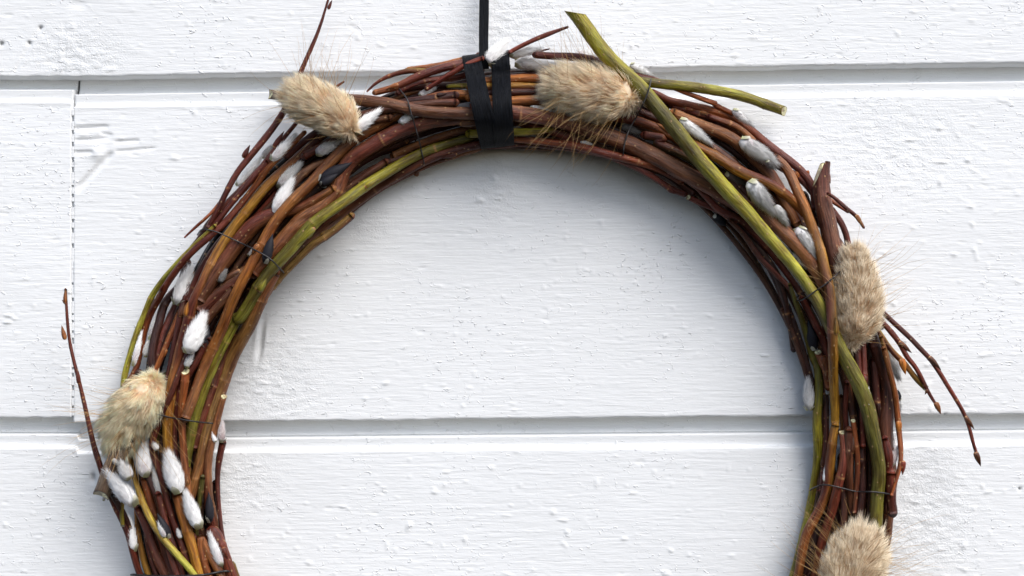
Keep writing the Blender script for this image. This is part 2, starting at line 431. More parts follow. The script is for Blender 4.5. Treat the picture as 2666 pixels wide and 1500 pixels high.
# ------------------------------------------------------------------ height field used to pile the rods on one another
CELL = 4.0; HX0, HY0 = -200, -200
HF = np.zeros((int(2600 / CELL), int(3100 / CELL)))       # rows y, cols x ; photo pixel units
def hf_idx(x, y): return int((y - HY0) / CELL), int((x - HX0) / CELL)
def hf_support(x, y, r):
    i, j = hf_idx(x, y); k = max(1, int(r * 0.6 / CELL))
    sub = HF[max(i - k, 0):i + k + 1, max(j - k, 0):j + k + 1]
    if sub.size == 0: return np.nan
    m = np.percentile(sub, 80)
    return m if m > 1 else np.nan
def hf_stamp(pts, hs, rs):
    for (x, y), h, r in zip(pts[::2], hs[::2], rs[::2]):
        i, j = hf_idx(x, y); k = int(r / CELL) + 1
        i0, i1, j0, j1 = max(i - k, 0), min(i + k + 1, HF.shape[0]), max(j - k, 0), min(j + k + 1, HF.shape[1])
        if i0 >= i1 or j0 >= j1: continue
        yy, xx = np.mgrid[i0:i1, j0:j1]
        d2 = (yy * CELL + HY0 - y) ** 2 + (xx * CELL + HX0 - x) ** 2
        top = h + np.sqrt(np.maximum(r * r - d2, 0)); top[d2 > r * r] = 0
        HF[i0:i1, j0:j1] = np.maximum(HF[i0:i1, j0:j1], top)
def smooth1(a, n):
    if n < 2: return a
    n = min(n, max(1, (len(a) // 2) * 2 - 1)); k = np.hanning(n + 2)[1:-1]; k /= k.sum()
    sl0 = a[0] - a[1] if len(a) > 1 else 0; sl1 = a[-1] - a[-2] if len(a) > 1 else 0
    e = np.concatenate([a[0] + sl0 * np.arange(n, 0, -1), a, a[-1] + sl1 * np.arange(1, n + 1)])
    return np.convolve(e, k, 'same')[n:-n]
def flat(a, n):
    n = min(n, max(1, (len(a) // 2) * 2 - 1))
    if n < 3: return a
    k = np.hanning(n + 2)[1:-1]; k /= k.sum()
    return np.convolve(np.concatenate([np.full(n, a[0]), a, np.full(n, a[-1])]), k, 'same')[n:-n]
def pile(pts, rs, lift=0.0, default=110.0, win=13, floor=None):
    s = np.array([hf_support(x, y, r) for (x, y), r in zip(pts, rs)])
    ok = ~np.isnan(s); idx = np.arange(len(s))
    if ok.sum() == 0: s[:] = default
    else: s = np.interp(idx, idx[ok], s[ok])
    s = np.clip(s, 0, 235)
    n = len(s); w_ = win
    m = np.array([s[max(0, i - w_):i + w_ + 1].max() for i in range(n)])
    m = 0.65 * m + 0.35 * s
    m = flat(flat(m, w_ * 2 + 1), w_ * 2 + 1)
    return m + rs * 0.80 + lift

# ------------------------------------------------------------------ colours (base colours of the bark, linear)
PAL = {
 'red': (0.155, 0.030, 0.015), 'maroon': (0.105, 0.024, 0.014), 'dmaroon': (0.050, 0.016, 0.011), 'orange': (0.380, 0.135, 0.024),
 'rorange': (0.280, 0.078, 0.019), 'ochre': (0.480, 0.250, 0.028), 'brown': (0.240, 0.095, 0.028), 'dbrown': (0.100, 0.038, 0.016),
 'bark': (0.150, 0.062, 0.026), 'grey': (0.170, 0.120, 0.080), 'olive': (0.285, 0.255, 0.018), 'lolive': (0.360, 0.340, 0.045), 'dolive': (0.085, 0.075, 0.014),
 'mbark': (0.180, 0.076, 0.038), 'obrown': (0.218, 0.127, 0.032), 'black': (0.012, 0.010, 0.010)}
PALE = np.array((0.62, 0.60, 0.36)); SCAR = np.array((0.42, 0.22, 0.09))

WREATH = empty('willow_wreath', 'round wreath of bundled red, brown and olive willow rods with pussy willow catkins', 'wreath', (0, 0, 0))
ROD_END = []            # (obj, pts, hs, rs)
bud_jobs = []

def frames(P3):
    T = np.gradient(P3, axis=0); T /= np.linalg.norm(T, axis=1)[:, None] + 1e-12
    n = len(P3); A = np.zeros((n, 3)); B = np.zeros((n, 3))
    ref = np.array((0, -1, 0.0)); 
    for i in range(n):
        a = ref - T[i] * np.dot(ref, T[i])
        a /= np.linalg.norm(a) + 1e-12; A[i] = a; B[i] = np.cross(T[i], a)
    return T, A, B

def rod_mesh(name, P3, R, cols, ends, nodes, seed, sides, crack=0.0, cutN=(None, None), parent=WREATH, label=None, blush=None):
    """P3 (n,3) centre line in metres, R radii in metres, cols (n,3), nodes = list of (arc length, size)"""
    s = np.concatenate([[0], np.cumsum(np.linalg.norm(np.diff(P3, axis=0), axis=1))])
    # extra rings around every node and at the ends
    ss = list(s)
    for q, _ in nodes:
        ss += [q - 0.0010, q - 0.00035, q, q + 0.00035, q + 0.0010]
    ss = np.array(sorted(x for x in ss if 0 <= x <= s[-1]))
    keep = np.concatenate([[True], np.diff(ss) > 0.00012]); ss = ss[keep]
    P = np.stack([np.interp(ss, s, P3[:, k]) for k in range(3)], 1)
    R = np.interp(ss, s, R); CC = np.stack([np.interp(ss, s, cols[:, k]) for k in range(3)], 1)
    T, A, B = frames(P)
    n = len(P); th = np.arange(sides) * 2 * math.pi / sides
    rr = np.repeat(R[:, None], sides, 1)
    g = np.random.default_rng(seed)
    # gentle unevenness
    ph = g.uniform(0, 6.28, 6)
    z = ss[:, None] * 1000
    rr = rr * (1 + 0.025 * np.sin(z * 0.21 + ph[0] + th) + 0.015 * np.sin(z * 0.63 + ph[1] - 2 * th) + 0.012 * g.standard_normal((n, sides)))
    if crack > 0:
        wob = np.interp(z[:, 0], np.arange(0, z[-1, 0] + 4, 2.2), g.uniform(-0.5, 0.5, len(np.arange(0, z[-1, 0] + 4, 2.2))))[:, None]
        for q in range(5):
            a0 = g.uniform(0, 6.28); d = np.abs((th[None] - a0 + wob * 0.9 + math.pi) % (2 * math.pi) - math.pi)
            rr -= R[:, None] * crack * np.exp(-(d / 0.16) ** 2) * (0.5 + 0.5 * np.sin(z * 0.25 + q * 2.1))
    col = np.repeat(CC[:, None, :], sides, 1)
    if blush is not None:
        b0 = g.uniform(0, 6.28)
        wgt = 0.5 + 0.5 * np.sin(th[None] - b0 + np.sin(z * 0.045 + ph[2]) * 0.9)
        wgt = (np.clip(wgt * 1.5 - 0.35, 0, 1) * (0.55 + 0.45 * np.sin(z * 0.07 + ph[3])))[:, :, None]
        col = col * (1 - wgt) + np.array(blush)[None, None] * wgt
    for q, sz in nodes:
        d = (ss - q) * 1000
        rr *= (1 + sz * 0.05 * np.exp(-(d / 1.6) ** 2) + sz * 0.06 * np.exp(-((d) / 0.32) ** 2))[:, None]
        side0 = g.uniform(0, 6.28)
        ring = np.exp(-((d[:, None] - 0.25 * np.cos(th[None] - side0)) / 0.30) ** 2)[:, :, None] * (np.clip(0.45 + 0.75 * np.cos(th - side0), 0, 1) * 0.85)[None, :, None] * min(1, sz)
        col = col * (1 - ring) + SCAR * ring
    X = P[:, None, :] + rr[:, :, None] * (np.cos(th)[None, :, None] * A[:, None, :] + np.sin(th)[None, :, None] * B[:, None, :])
    V = X.reshape(-1, 3); col = col.reshape(-1, 3)
    # oblique cuts
    for e, cn in enumerate(cutN):
        if cn is None: continue
        c0, nn = np.array(cn[0]), np.array(cn[1]); nn = nn / np.linalg.norm(nn)
        dirn = T[0] if e == 0 else -T[-1]
        dist = (V - c0) @ nn; m = dist > 0
        k = dirn @ nn
        V[m] -= (dist[m] / k)[:, None] * dirn[None]
    a = np.arange(n - 1)[:, None] * sides; k = np.arange(sides)[None, :]
    F = np.stack([a + k, a + (k + 1) % sides, a + sides + (k + 1) % sides, a + sides + k], 2).reshape(-1, 4)
    tw = np.stack([(1000 * rr * np.cos(th)[None]), (1000 * rr * np.sin(th)[None]), np.repeat(z, sides, 1)], 2).reshape(-1, 3)
    tw = tw + np.array((seed * 7.31 % 97, seed * 3.17 % 89, seed * 11.7 % 83))
    Vs = [V]; Cs = [col]; Ts = [tw]; quads = [F]; tris = []
    base = len(V)
    for e, kind in enumerate(ends):
        ring_i = np.arange(sides) + (0 if e == 0 else (n - 1) * sides)
        rp = V[ring_i]; cen = rp.mean(0)
        tdir = -T[0] if e == 0 else T[-1]
        if kind in 'cC':
            # bevelled bark edge and a pale end face of its own
            k_ = (np.arange(sides) + 1) % sides
            lev = ((0.90, 0.00004, np.array((0.30, 0.27, 0.12))), (0.82, 0.00002, PALE), (0.30, -0.00005, PALE * 0.92))
            prev = ring_i
            for f_, off, c_ in lev:
                v = cen + (rp - cen) * f_ + tdir * off
                Vs.append(v); Cs.append(np.repeat(c_[None], sides, 0)); Ts.append(tw[ring_i])
                ci = base + np.arange(sides); base += sides
                q = np.stack([prev, ci, ci[k_], prev[k_]], 1); quads.append(q if e == 1 else q[:, ::-1]); prev = ci
            Vs.append(cen[None] - tdir * 0.0001); Cs.append((PALE * 0.45)[None]); Ts.append(tw[ring_i[:1]])
            q = np.stack([prev, np.full(sides, base), prev[k_]], 1); tris.append(q if e == 1 else q[:, ::-1]); base += 1
        else:
            k_ = (np.arange(sides) + 1) % sides
            prev = ring_i; rad = np.linalg.norm(rp - cen, axis=1).mean()
            for f_, off in ((0.8, 0.45), (0.45, 0.8)):
                v = cen + (rp - cen) * f_ + tdir * off * rad
                Vs.append(v); Cs.append(col[ring_i]); Ts.append(tw[ring_i]); ci = base + np.arange(sides); base += sides
                q = np.stack([prev, ci, ci[k_], prev[k_]], 1); quads.append(q if e == 1 else q[:, ::-1]); prev = ci
            Vs.append((cen + tdir * rad)[None]); Cs.append(col[ring_i[:1]]); Ts.append(tw[ring_i[:1]])
            q = np.stack([prev, np.full(sides, base), prev[k_]], 1); tris.append(q if e == 1 else q[:, ::-1]); base += 1
    Fs = [np.concatenate(quads)]
    if tris: Fs.append(np.concatenate(tris))
    o = mesh_obj(name, np.concatenate(Vs), Fs, M_BARK, parent, col=np.concatenate(Cs), tw=np.concatenate(Ts))
    if label: o['label'] = label
    return o

def bud_mesh(p0, d, side, length, width, c, parent, hook=0.25, name='bud'):
    """pointed bud that starts at p0, runs along d and leans out to 'side'"""
    p0 = np.array(p0, float); d = np.array(d, float); d /= np.linalg.norm(d); side = np.array(side, float)
    side = side - d * (side @ d); side /= np.linalg.norm(side) + 1e-12
    b = np.cross(d, side)
    prof = ((-0.04, 0.50), (0.0, 0.62), (0.05, 0.9), (0.18, 1.0), (0.38, 0.98), (0.6, 0.74), (0.8, 0.42), (0.93, 0.18), (1.0, 0.05))
    K = 9; V = []; col = []; tw = []
    c = np.array(c)
    for t, f in prof:
        cen = p0 + d * length * t + side * (width * (0.30 + hook * math.sin(t * 2.6) ) )
        for k in range(K):
            a = 2 * math.pi * k / K
            rr = width * 0.5 * f
            V.append(cen + rr * (math.cos(a) * side * 0.85 + math.sin(a) * b))
            cc = SCAR if t <= 0.0 else c * (1.15 - 0.45 * t)
            col.append(cc); tw.append((math.cos(a) * 1.2 + p0[0] * 3000, math.sin(a) * 1.2 + p0[2] * 3100, t * length * 1000))
    F = []
    n = len(prof)
    for i in range(n - 1):
        for k in range(K): F.append((i * K + k, i * K + (k + 1) % K, (i + 1) * K + (k + 1) % K, (i + 1) * K + k))
    return mesh_obj(name, np.array(V), [np.array(F)], M_BARK, parent, col=np.array(col), tw=np.array(tw))

rod_count = 0
def rod(cols, widths, pth, ends='hh', nodes=1.0, lift=0.0, crack=0.0, label=None, tile=.345, sides=None, cut=None, extend=True, buds=0.5, blush='maroon', stamp=True, budl=1.0, win=13, hset=None, bside=None, face=-0.55):
    global rod_count
    rod_count += 1
    pts = path(pth) if isinstance(pth, str) else np.asarray(pth, float)
    wl = [float(x) * tile for x in (widths.split() if isinstance(widths, str) else widths)]
    if extend and isinstance(pth, str):
        for e in (0, 1):
            q = pts[0] if e == 0 else pts[-1]
            if q[1] > 1340 and ends[e] != 'c' and (e == 1 or ends[0] == 'h'):
                i = np.argmin(((RC - q) ** 2).sum(1)); off = (q - RC[i]) @ RN[i]
                sgn = -1 if q[0] < 1333 else 1
                k = random.randint(24, 70); more = []
                for st in range(6, k, 6):
                    j = (i + sgn * st) % len(RC); more.append(RC[j] + RN[j] * (off * (1 - 0.3 * st / k)))
                if more:
                    if e == 1: pts = np.concatenate([pts, more]); wl = wl + [wl[-1] * .95] * max(1, round(len(wl) * .3))
                    else: pts = np.concatenate([more[::-1], pts]); wl = [wl[0] * .95] * max(1, round(len(wl) * .3)) + wl
    Q, ss = resample(pts, 8.0)
    if len(Q) > 12:
        sw = 17 if len(Q) > 45 else 9
        Q = np.stack([smooth1(Q[:, 0], sw), smooth1(Q[:, 1], sw)], 1)
        gk = np.random.default_rng(rod_count + 900); tq = np.gradient(Q, axis=0); tq /= np.linalg.norm(tq, axis=1)[:, None] + 1e-9
        kn = np.cumsum(gk.uniform(9, 24, 60)); kv = gk.uniform(-1, 1, 60) * 0.13 * np.mean(wl)
        kv = np.interp(np.arange(len(Q)), np.concatenate([[0], kn]), np.concatenate([[0], kv]))
        Q = Q + np.stack([-tq[:, 1], tq[:, 0]], 1) * kv[:, None]
    W = (0.94 if 28 < np.mean(wl) < 34 else 1.04) * np.interp(np.linspace(0, 1, len(Q)), np.linspace(0, 1, len(wl)), wl)
    rs = W / 2
    hs = pile(Q, rs, lift, win=win) if hset is None else np.interp(np.linspace(0, 1, len(Q)), np.linspace(0, 1, len(hset)), hset)
    if stamp: hf_stamp(Q, hs, rs)
    h3 = hs * S
    P3 = Pn(Q[:, 0], Q[:, 1], h3)
    R3 = rs * S * (D - h3) / D
    # little kinks
    L = np.linalg.norm(np.diff(P3, axis=0), axis=1).sum()
    g = np.random.default_rng(rod_count * 13 + 5)
    nd = []; q = g.uniform(0.004, 0.02)
    while q < L - 0.003:
        nd.append((q, g.uniform(0.6, 1.1))); q += g.uniform(0.020, 0.046)
    nd = [x for x in nd if g.uniform() < nodes]
    cl = cols.split('>'); ck = np.array([PAL[c] for c in cl]) * g.uniform(0.62, 0.95) * (0.7 if hset is not None else 1.0)  # rods with hset (inner fill) darkened in colour, as shade in the gaps
    if len(ck) == 1: ck = np.concatenate([ck, ck])
    tt = np.linspace(0, 1, len(Q)); kk = np.linspace(0, 1, len(ck))
    CC = np.stack([np.interp(tt, kk, ck[:, i]) for i in range(3)], 1)
    if sides is None: sides = 10 if W.max() < 20 else (14 if W.max() < 32 else 20)
    seed = rod_count
    cutN = [None, None]
    if cut:
        for e, (pa, pb) in cut.items():      # plane through two photo pixels, seen edge-on
            h0 = h3[0] if e == 0 else h3[-1]
            a = np.array(P(*pa, h0)); b = np.array(P(*pb, h0)); v = b - a
            nn = np.array((v[2], 0, -v[0])); tdir = (P3[0] - P3[3]) if e == 0 else (P3[-1] - P3[-4])
            if nn @ tdir < 0: nn = -nn
            nn = nn / np.linalg.norm(nn) + np.array((0, face, 0))
            cutN[e] = ((a + b) / 2, nn)
    for e in (0, 1):
        if ends[e] == 'c' and cutN[e] is None:
            td = (P3[0] - P3[3]) if e == 0 else (P3[-1] - P3[-4]); td = td / np.linalg.norm(td)
            cutN[e] = ((P3[0] if e == 0 else P3[-1]) - td * R3[0 if e == 0 else -1] * 0.6, td + np.array((0, -0.75, 0)))
    o = rod_mesh('rod', P3, R3, CC, ends, nd, seed, sides, crack, cutN, label=label, blush=PAL[blush] if blush else None)
    ROD_END.append((o, Q, hs, rs))
    # buds pressed to the rod
    s3 = np.concatenate([[0], np.cumsum(np.linalg.norm(np.diff(P3, axis=0), axis=1))])
    T, A, B = frames(P3)
    for (qn, sz) in nd:
        if g.uniform() > buds: continue
        i = min(int(np.searchsorted(s3, qn)), len(P3) - 2)
        sd_ = g.choice([-1, 1]); a = g.uniform(0.2, 1.2)
        side = A[i] * math.cos(a) + B[i] * math.sin(a) * sd_
        sg = bside if bside else (1 if g.uniform() < 0.8 else -1)
        wd = min(R3[i] * 1.15, 0.0030); 
        bud_mesh(P3[i] + side * R3[i] * 0.62, T[i] * sg, side, wd * g.uniform(2.0, 3.6) * budl, wd, CC[i] * g.uniform(0.7, 1.1), o, hook=0.12)
    return o
def bud(pth, width, c, hang=0.0, name='bud', tile=.345):
    p = path(pth); 
    best = None
    for o, Q, hs, rs in ROD_END:
        d = np.hypot(Q[:, 0] - p[0, 0], Q[:, 1] - p[0, 1]); i = d.argmin()
        if best is None or d[i] < best[0]: best = (d[i], o, hs[i])
    h = best[2] * S
    a = np.array(P(*p[0], h)); b = np.array(P(*p[-1], h)); d = b - a
    L = np.linalg.norm(d); wd = width * tile * S
    return bud_mesh(a, d, (0, -1, 0), L, wd, PAL[c] if isinstance(c, str) else c, best[1], hook=0.0, name=name)

# ------------------------------------------------------------------ inner bulk of the wreath
NR = len(RC)
fill_cols = ['dmaroon', 'dbrown', 'maroon', 'dmaroon', 'bark', 'dbrown', 'dolive', 'black', 'brown', 'red', 'bark', 'dbrown']  # mostly dark tones: shade between the rods is put into the colour
for k in range(92):
    i0 = random.randrange(NR); ln = random.randint(int(NR * .16), int(NR * .42))
    r0 = random.uniform(-94, 94); r1 = max(-98, min(94, r0 + random.uniform(-70, 70))); wv = random.uniform(-14, 14)
    pts = []; hs = []
    base = random.uniform(22, 92) if k < 46 else random.uniform(70, 105)
    for st in range(0, ln, 10):
        j = (i0 + st) % NR; t = st / ln
        off = r0 + (r1 - r0) * t + wv * math.sin(t * 9 + k)
        pts.append(RC[j] + RN[j] * off)
        hs.append(base * (1 - 0.5 * (abs(off) / 100) ** 2) + 6 * math.sin(t * 7 + k))
    w0 = random.uniform(12, 21)
    rod(random.choice(fill_cols), [w0, w0 * random.uniform(.7, 1.0)], pts, nodes=0.6, buds=0.3, tile=1, hset=hs, sides=9, blush='dmaroon')

# ------------------------------------------------------------------ catkins
def spikes(base, dirs, lens, width, cols):
    """thin three-sided spikes; returns V, tris, cols"""
    n = len(base); d = dirs / np.linalg.norm(dirs, axis=1)[:, None]
    ref = np.random.default_rng(3).standard_normal((n, 3)); a = np.cross(d, ref); a /= np.linalg.norm(a, axis=1)[:, None]; b = np.cross(d, a)
    V = np.empty((n, 4, 3)); w_ = (np.ones(n) * width)[:, None] * 0.5
    V[:, 0] = base + a * w_; V[:, 1] = base - a * w_ * .5 + b * w_ * .87; V[:, 2] = base - a * w_ * .5 - b * w_ * .87
    V[:, 3] = base + d * lens[:, None]
    i = np.arange(n)[:, None] * 4
    F = np.concatenate([i + np.array([[0, 1, 3]]), i + np.array([[1, 2, 3]]), i + np.array([[2, 0, 3]])])
    return V.reshape(-1, 3), F, np.repeat(cols, 4, 0)

def nearest_rod(x, y):
    best = None
    for o, Q, hs, rs in ROD_END:
        d = np.hypot(Q[:, 0] - x, Q[:, 1] - y) - rs; i = d.argmin()
        if best is None or d[i] < best[0]: best = (d[i], o, hs[i], rs[i])
    return best
CK = [0]
def catkin(base, tip, width, kind='white', tile=.345, lift=0.0, hair=1.0, h=None, fat=0.45, curve=0.0):
    p = path(base + ' ' + tip) if isinstance(base, str) else np.array([base, tip], float)
    W = width * tile; CK[0] += 1; g = np.random.default_rng(CK[0] + 100)
    L = np.linalg.norm(p[1] - p[0]); t = np.linspace(0, 1, 9)[:, None]
    Q = p[0] + (p[1] - p[0]) * t
    nrm = np.array((p[1, 1] - p[0, 1], -(p[1, 0] - p[0, 0]))) / (L + 1e-9)
    Q = Q + nrm * (np.sin(t * math.pi) * curve * L)
    d_, par, hb, rb = nearest_rod(*p[0])
    if h is None:
        sup = [hf_support(x, y, W * .4) for x, y in Q]; ok = [v for v in sup if not np.isnan(v)]
        hh = (np.mean(ok) if ok else hb) + W * 0.30 + lift
    else: hh = h
    hs = np.full(9, hh); hs[0] = hs[0] * .6 + min(hh, hb + rb * .5) * .4
    hf_stamp(Q, hs, np.full(9, W * .38))
    P3 = Pn(Q[:, 0], Q[:, 1], hs * S); T, A, B = frames(P3); wm = W * S * (D - hh * S) / D
    Lm = np.linalg.norm(P3[-1] - P3[0])
    dark = kind == 'black'
    def rad(u): # 0..1 along
        return 0.53 * np.power(np.clip(np.sin(math.pi * np.clip(u, 0.0, 1) ** (0.72 if fat < .5 else 0.6)), 0, 1), 0.5 + 0.6 * u) * (1 - 0.15 * u)
    hairlen = 0 if dark else min(wm * 0.40, 0.0030)
    core = 1.0 if dark else 0.84
    n = 16; K = 14; us = np.linspace(0.015, 0.985, n); th = np.arange(K) * 2 * math.pi / K
    cp = np.stack([np.interp(us, np.linspace(0, 1, 9), P3[:, k]) for k in range(3)], 1)
    r = rad(us) * wm * core
    Am, Bm, Tm = A[4], B[4], T[4]
    lump = 1 + (0.06 if not dark else 0.03) * g.standard_normal((n, K))
    V = cp[:, None] + (r[:, None] * lump)[:, :, None] * (np.cos(th)[None, :, None] * Am * 0.9 + np.sin(th)[None, :, None] * Bm)
    V = V.reshape(-1, 3)
    base_c = {'white': (0.95, 0.94, 0.925), 'grey': (0.58, 0.57, 0.55), 'pink': (0.50, 0.42, 0.40), 'black': (0.016, 0.015, 0.020), 'dgrey': (0.13, 0.125, 0.12)}[kind]
    tipc = {'white': (0.97, 0.965, 0.955), 'grey': (0.84, 0.83, 0.81), 'pink': (0.72, 0.66, 0.65), 'black': (0.016, 0.015, 0.020), 'dgrey': (0.25, 0.24, 0.23)}[kind]
    cols = np.repeat(np.array(base_c)[None], len(V), 0)
    blot = g.uniform(0, 6.28); uu = np.repeat(us, K); tt = np.tile(th, n)
    pk = np.clip(np.sin(tt - blot) * np.exp(-((uu - 0.28) / 0.2) ** 2), 0, 1)[:, None] * (0.55 if not dark else 0)
    cols = cols * (1 - pk) + np.array((0.30, 0.18, 0.20)) * pk
    F = [(i * K + k, i * K + (k + 1) % K, (i + 1) * K + (k + 1) % K, (i + 1) * K + k) for i in range(n - 1) for k in range(K)]
    Vs = [V]; Cs = [cols]; quads = [np.array(F)]; tris = []; base_i = len(V)
    for e, ring in ((0, 0), (1, n - 1)):
        Vs.append((P3[0] if e == 0 else P3[-1])[None]); Cs.append(np.array(base_c)[None])
        ri = ring * K + np.arange(K); q = np.stack([ri, np.full(K, base_i), ri[(np.arange(K) + 1) % K]], 1)
        tris.append(q if e else q[:, ::-1]); base_i += 1
    if not dark:
        area = W * L; m = int(min(2200, max(260, area * 0.34)) * hair)
        u = g.uniform(0.02, 0.97, m) ** 0.92; a = g.uniform(0, 2 * math.pi, m)
        c = np.stack([np.interp(u, np.linspace(0, 1, 9), P3[:, k]) for k in range(3)], 1)
        outv = np.cos(a)[:, None] * Am * 0.9 + np.sin(a)[:, None] * Bm
        bs = c + outv * (rad(u) * wm * core * 0.97)[:, None]
        lean = 1.5 + 1.3 * u
        dr = outv * 0.60 + Tm[None] * lean[:, None] * 0.85 + g.normal(0, 0.20, (m, 3))
        ln = hairlen * g.uniform(0.55, 1.25, m) * (0.75 + 0.75 * u)
        st_ = 0.5 + 0.5 * np.sin(a * 5 + g.uniform(0, 6) + 3 * np.sin(u * 7)); cl = np.clip(np.array(tipc)[None] * (g.uniform(0.84, 1.06, m) * (0.88 + 0.14 * st_) * (0.88 + 0.16 * np.clip(u * 1.6, 0, 1)))[:, None], 0, 0.97)
        v, f, cc = spikes(bs, dr, ln, 0.00013, cl)
        Vs.append(v); Cs.append(cc); tris.append(f + base_i); base_i += len(v)
    o = mesh_obj('catkin', np.concatenate(Vs), [np.concatenate(quads), np.concatenate(tris)], M_SOFT if dark else M_HAIR, par, col=np.concatenate(Cs))
    if kind == 'black': o['label'] = 'catkin still closed in its black bud scale'
    # husk: one or two papery scales at the foot
    for q in range(1 if W < 20 else 2):
        sc_l = Lm * g.uniform(0.14, 0.24); a0 = g.uniform(-1.0, 1.0) + q * 1.9 * g.choice([-1, 1]); rows = []
        cs = []
        for i in range(6):
            u = i / 5; uu_ = u * sc_l / Lm
            rr_ = (rad(max(uu_, 0.03)) * wm * 0.98 + 0.00015 + 0.0004 * u)
            wid = (0.9 * (1 - u) ** 0.7 + 0.05) * 0.8
            for k in range(5):
                a = a0 + (k / 4 - .5) * 2 * wid
                cpt = np.array([np.interp(uu_, np.linspace(0, 1, 9), P3[:, c_]) for c_ in range(3)])
                rows.append(cpt + rr_ * (math.cos(a) * Am + math.sin(a) * Bm))
                cs.append(np.array((0.46, 0.46, 0.24)) * (1 - u) + np.array((0.60, 0.58, 0.50)) * u if not dark else np.array((0.5, 0.48, 0.40)))
        rows = np.array(rows); inner = rows.copy(); inner -= 0.00012 * (Am)
        F2 = []
        for i in range(5):
            for k in range(4):
                b_ = i * 5 + k; F2.append((b_, b_ + 1, b_ + 6, b_ + 5)); F2.append((b_ + 30, b_ + 35, b_ + 36, b_ + 31))
        mesh_obj('bud_scale', np.concatenate([rows, inner]), [np.array(F2)], M_SOFT, par, col=np.array(cs + cs))
    return o

def wire(pth, r=2.0, lift=2.0, label=None, back=(0.35, 1.0)):
    p = path(pth); Q, ss = resample(p, 5.0)
    rs = np.full(len(Q), r)
    s = np.array([hf_support(x, y, 5) for x, y in Q]); ok = ~np.isnan(s); s = np.interp(np.arange(len(s)), np.arange(len(s))[ok], s[ok])
    n = len(s); m = np.array([s[max(0, i - 4):i + 5].max() for i in range(n)])
    h = smooth1(m, 7) + lift
    # dip at both ends and close behind the rods
    e = np.minimum(np.arange(n), np.arange(n)[::-1]) / 5.0
    h = h * np.clip(0.72 + 0.28 * np.sqrt(np.clip(e, 0, 1)), 0, 1)
    front = Pn(Q[:, 0], Q[:, 1], h * S)
    a, b = Q[-1], Q[0]; t = np.linspace(0, 1, 14)[1:-1, None]
    bk = a + (b - a) * (0.5 - 0.5 * np.cos(t * math.pi)); hb = (h[-1] * (1 - t[:, 0]) + h[0] * t[:, 0]) * (1 - np.sin(t[:, 0] * math.pi)) * 0.9 + 8
    back_ = Pn(bk[:, 0], bk[:, 1], hb * S)
    P3 = np.concatenate([front, back_, front[:1]]); n = len(P3); K = 6
    T, A, B = frames(P3); th = np.arange(K) * 2 * math.pi / K; rr = r * S
    # frames can flip at the back; use a stable cross vector instead
    V = (P3[:, None] + rr * (np.cos(th)[None, :, None] * A[:, None] + np.sin(th)[None, :, None] * B[:, None])).reshape(-1, 3)
    F = [(i * K + k, i * K + (k + 1) % K, (i + 1) * K + (k + 1) % K, (i + 1) * K + k) for i in range(n - 1) for k in range(K)]
    return mesh_obj('binding_wire', V, [np.array(F)], M_WIRE, WREATH)

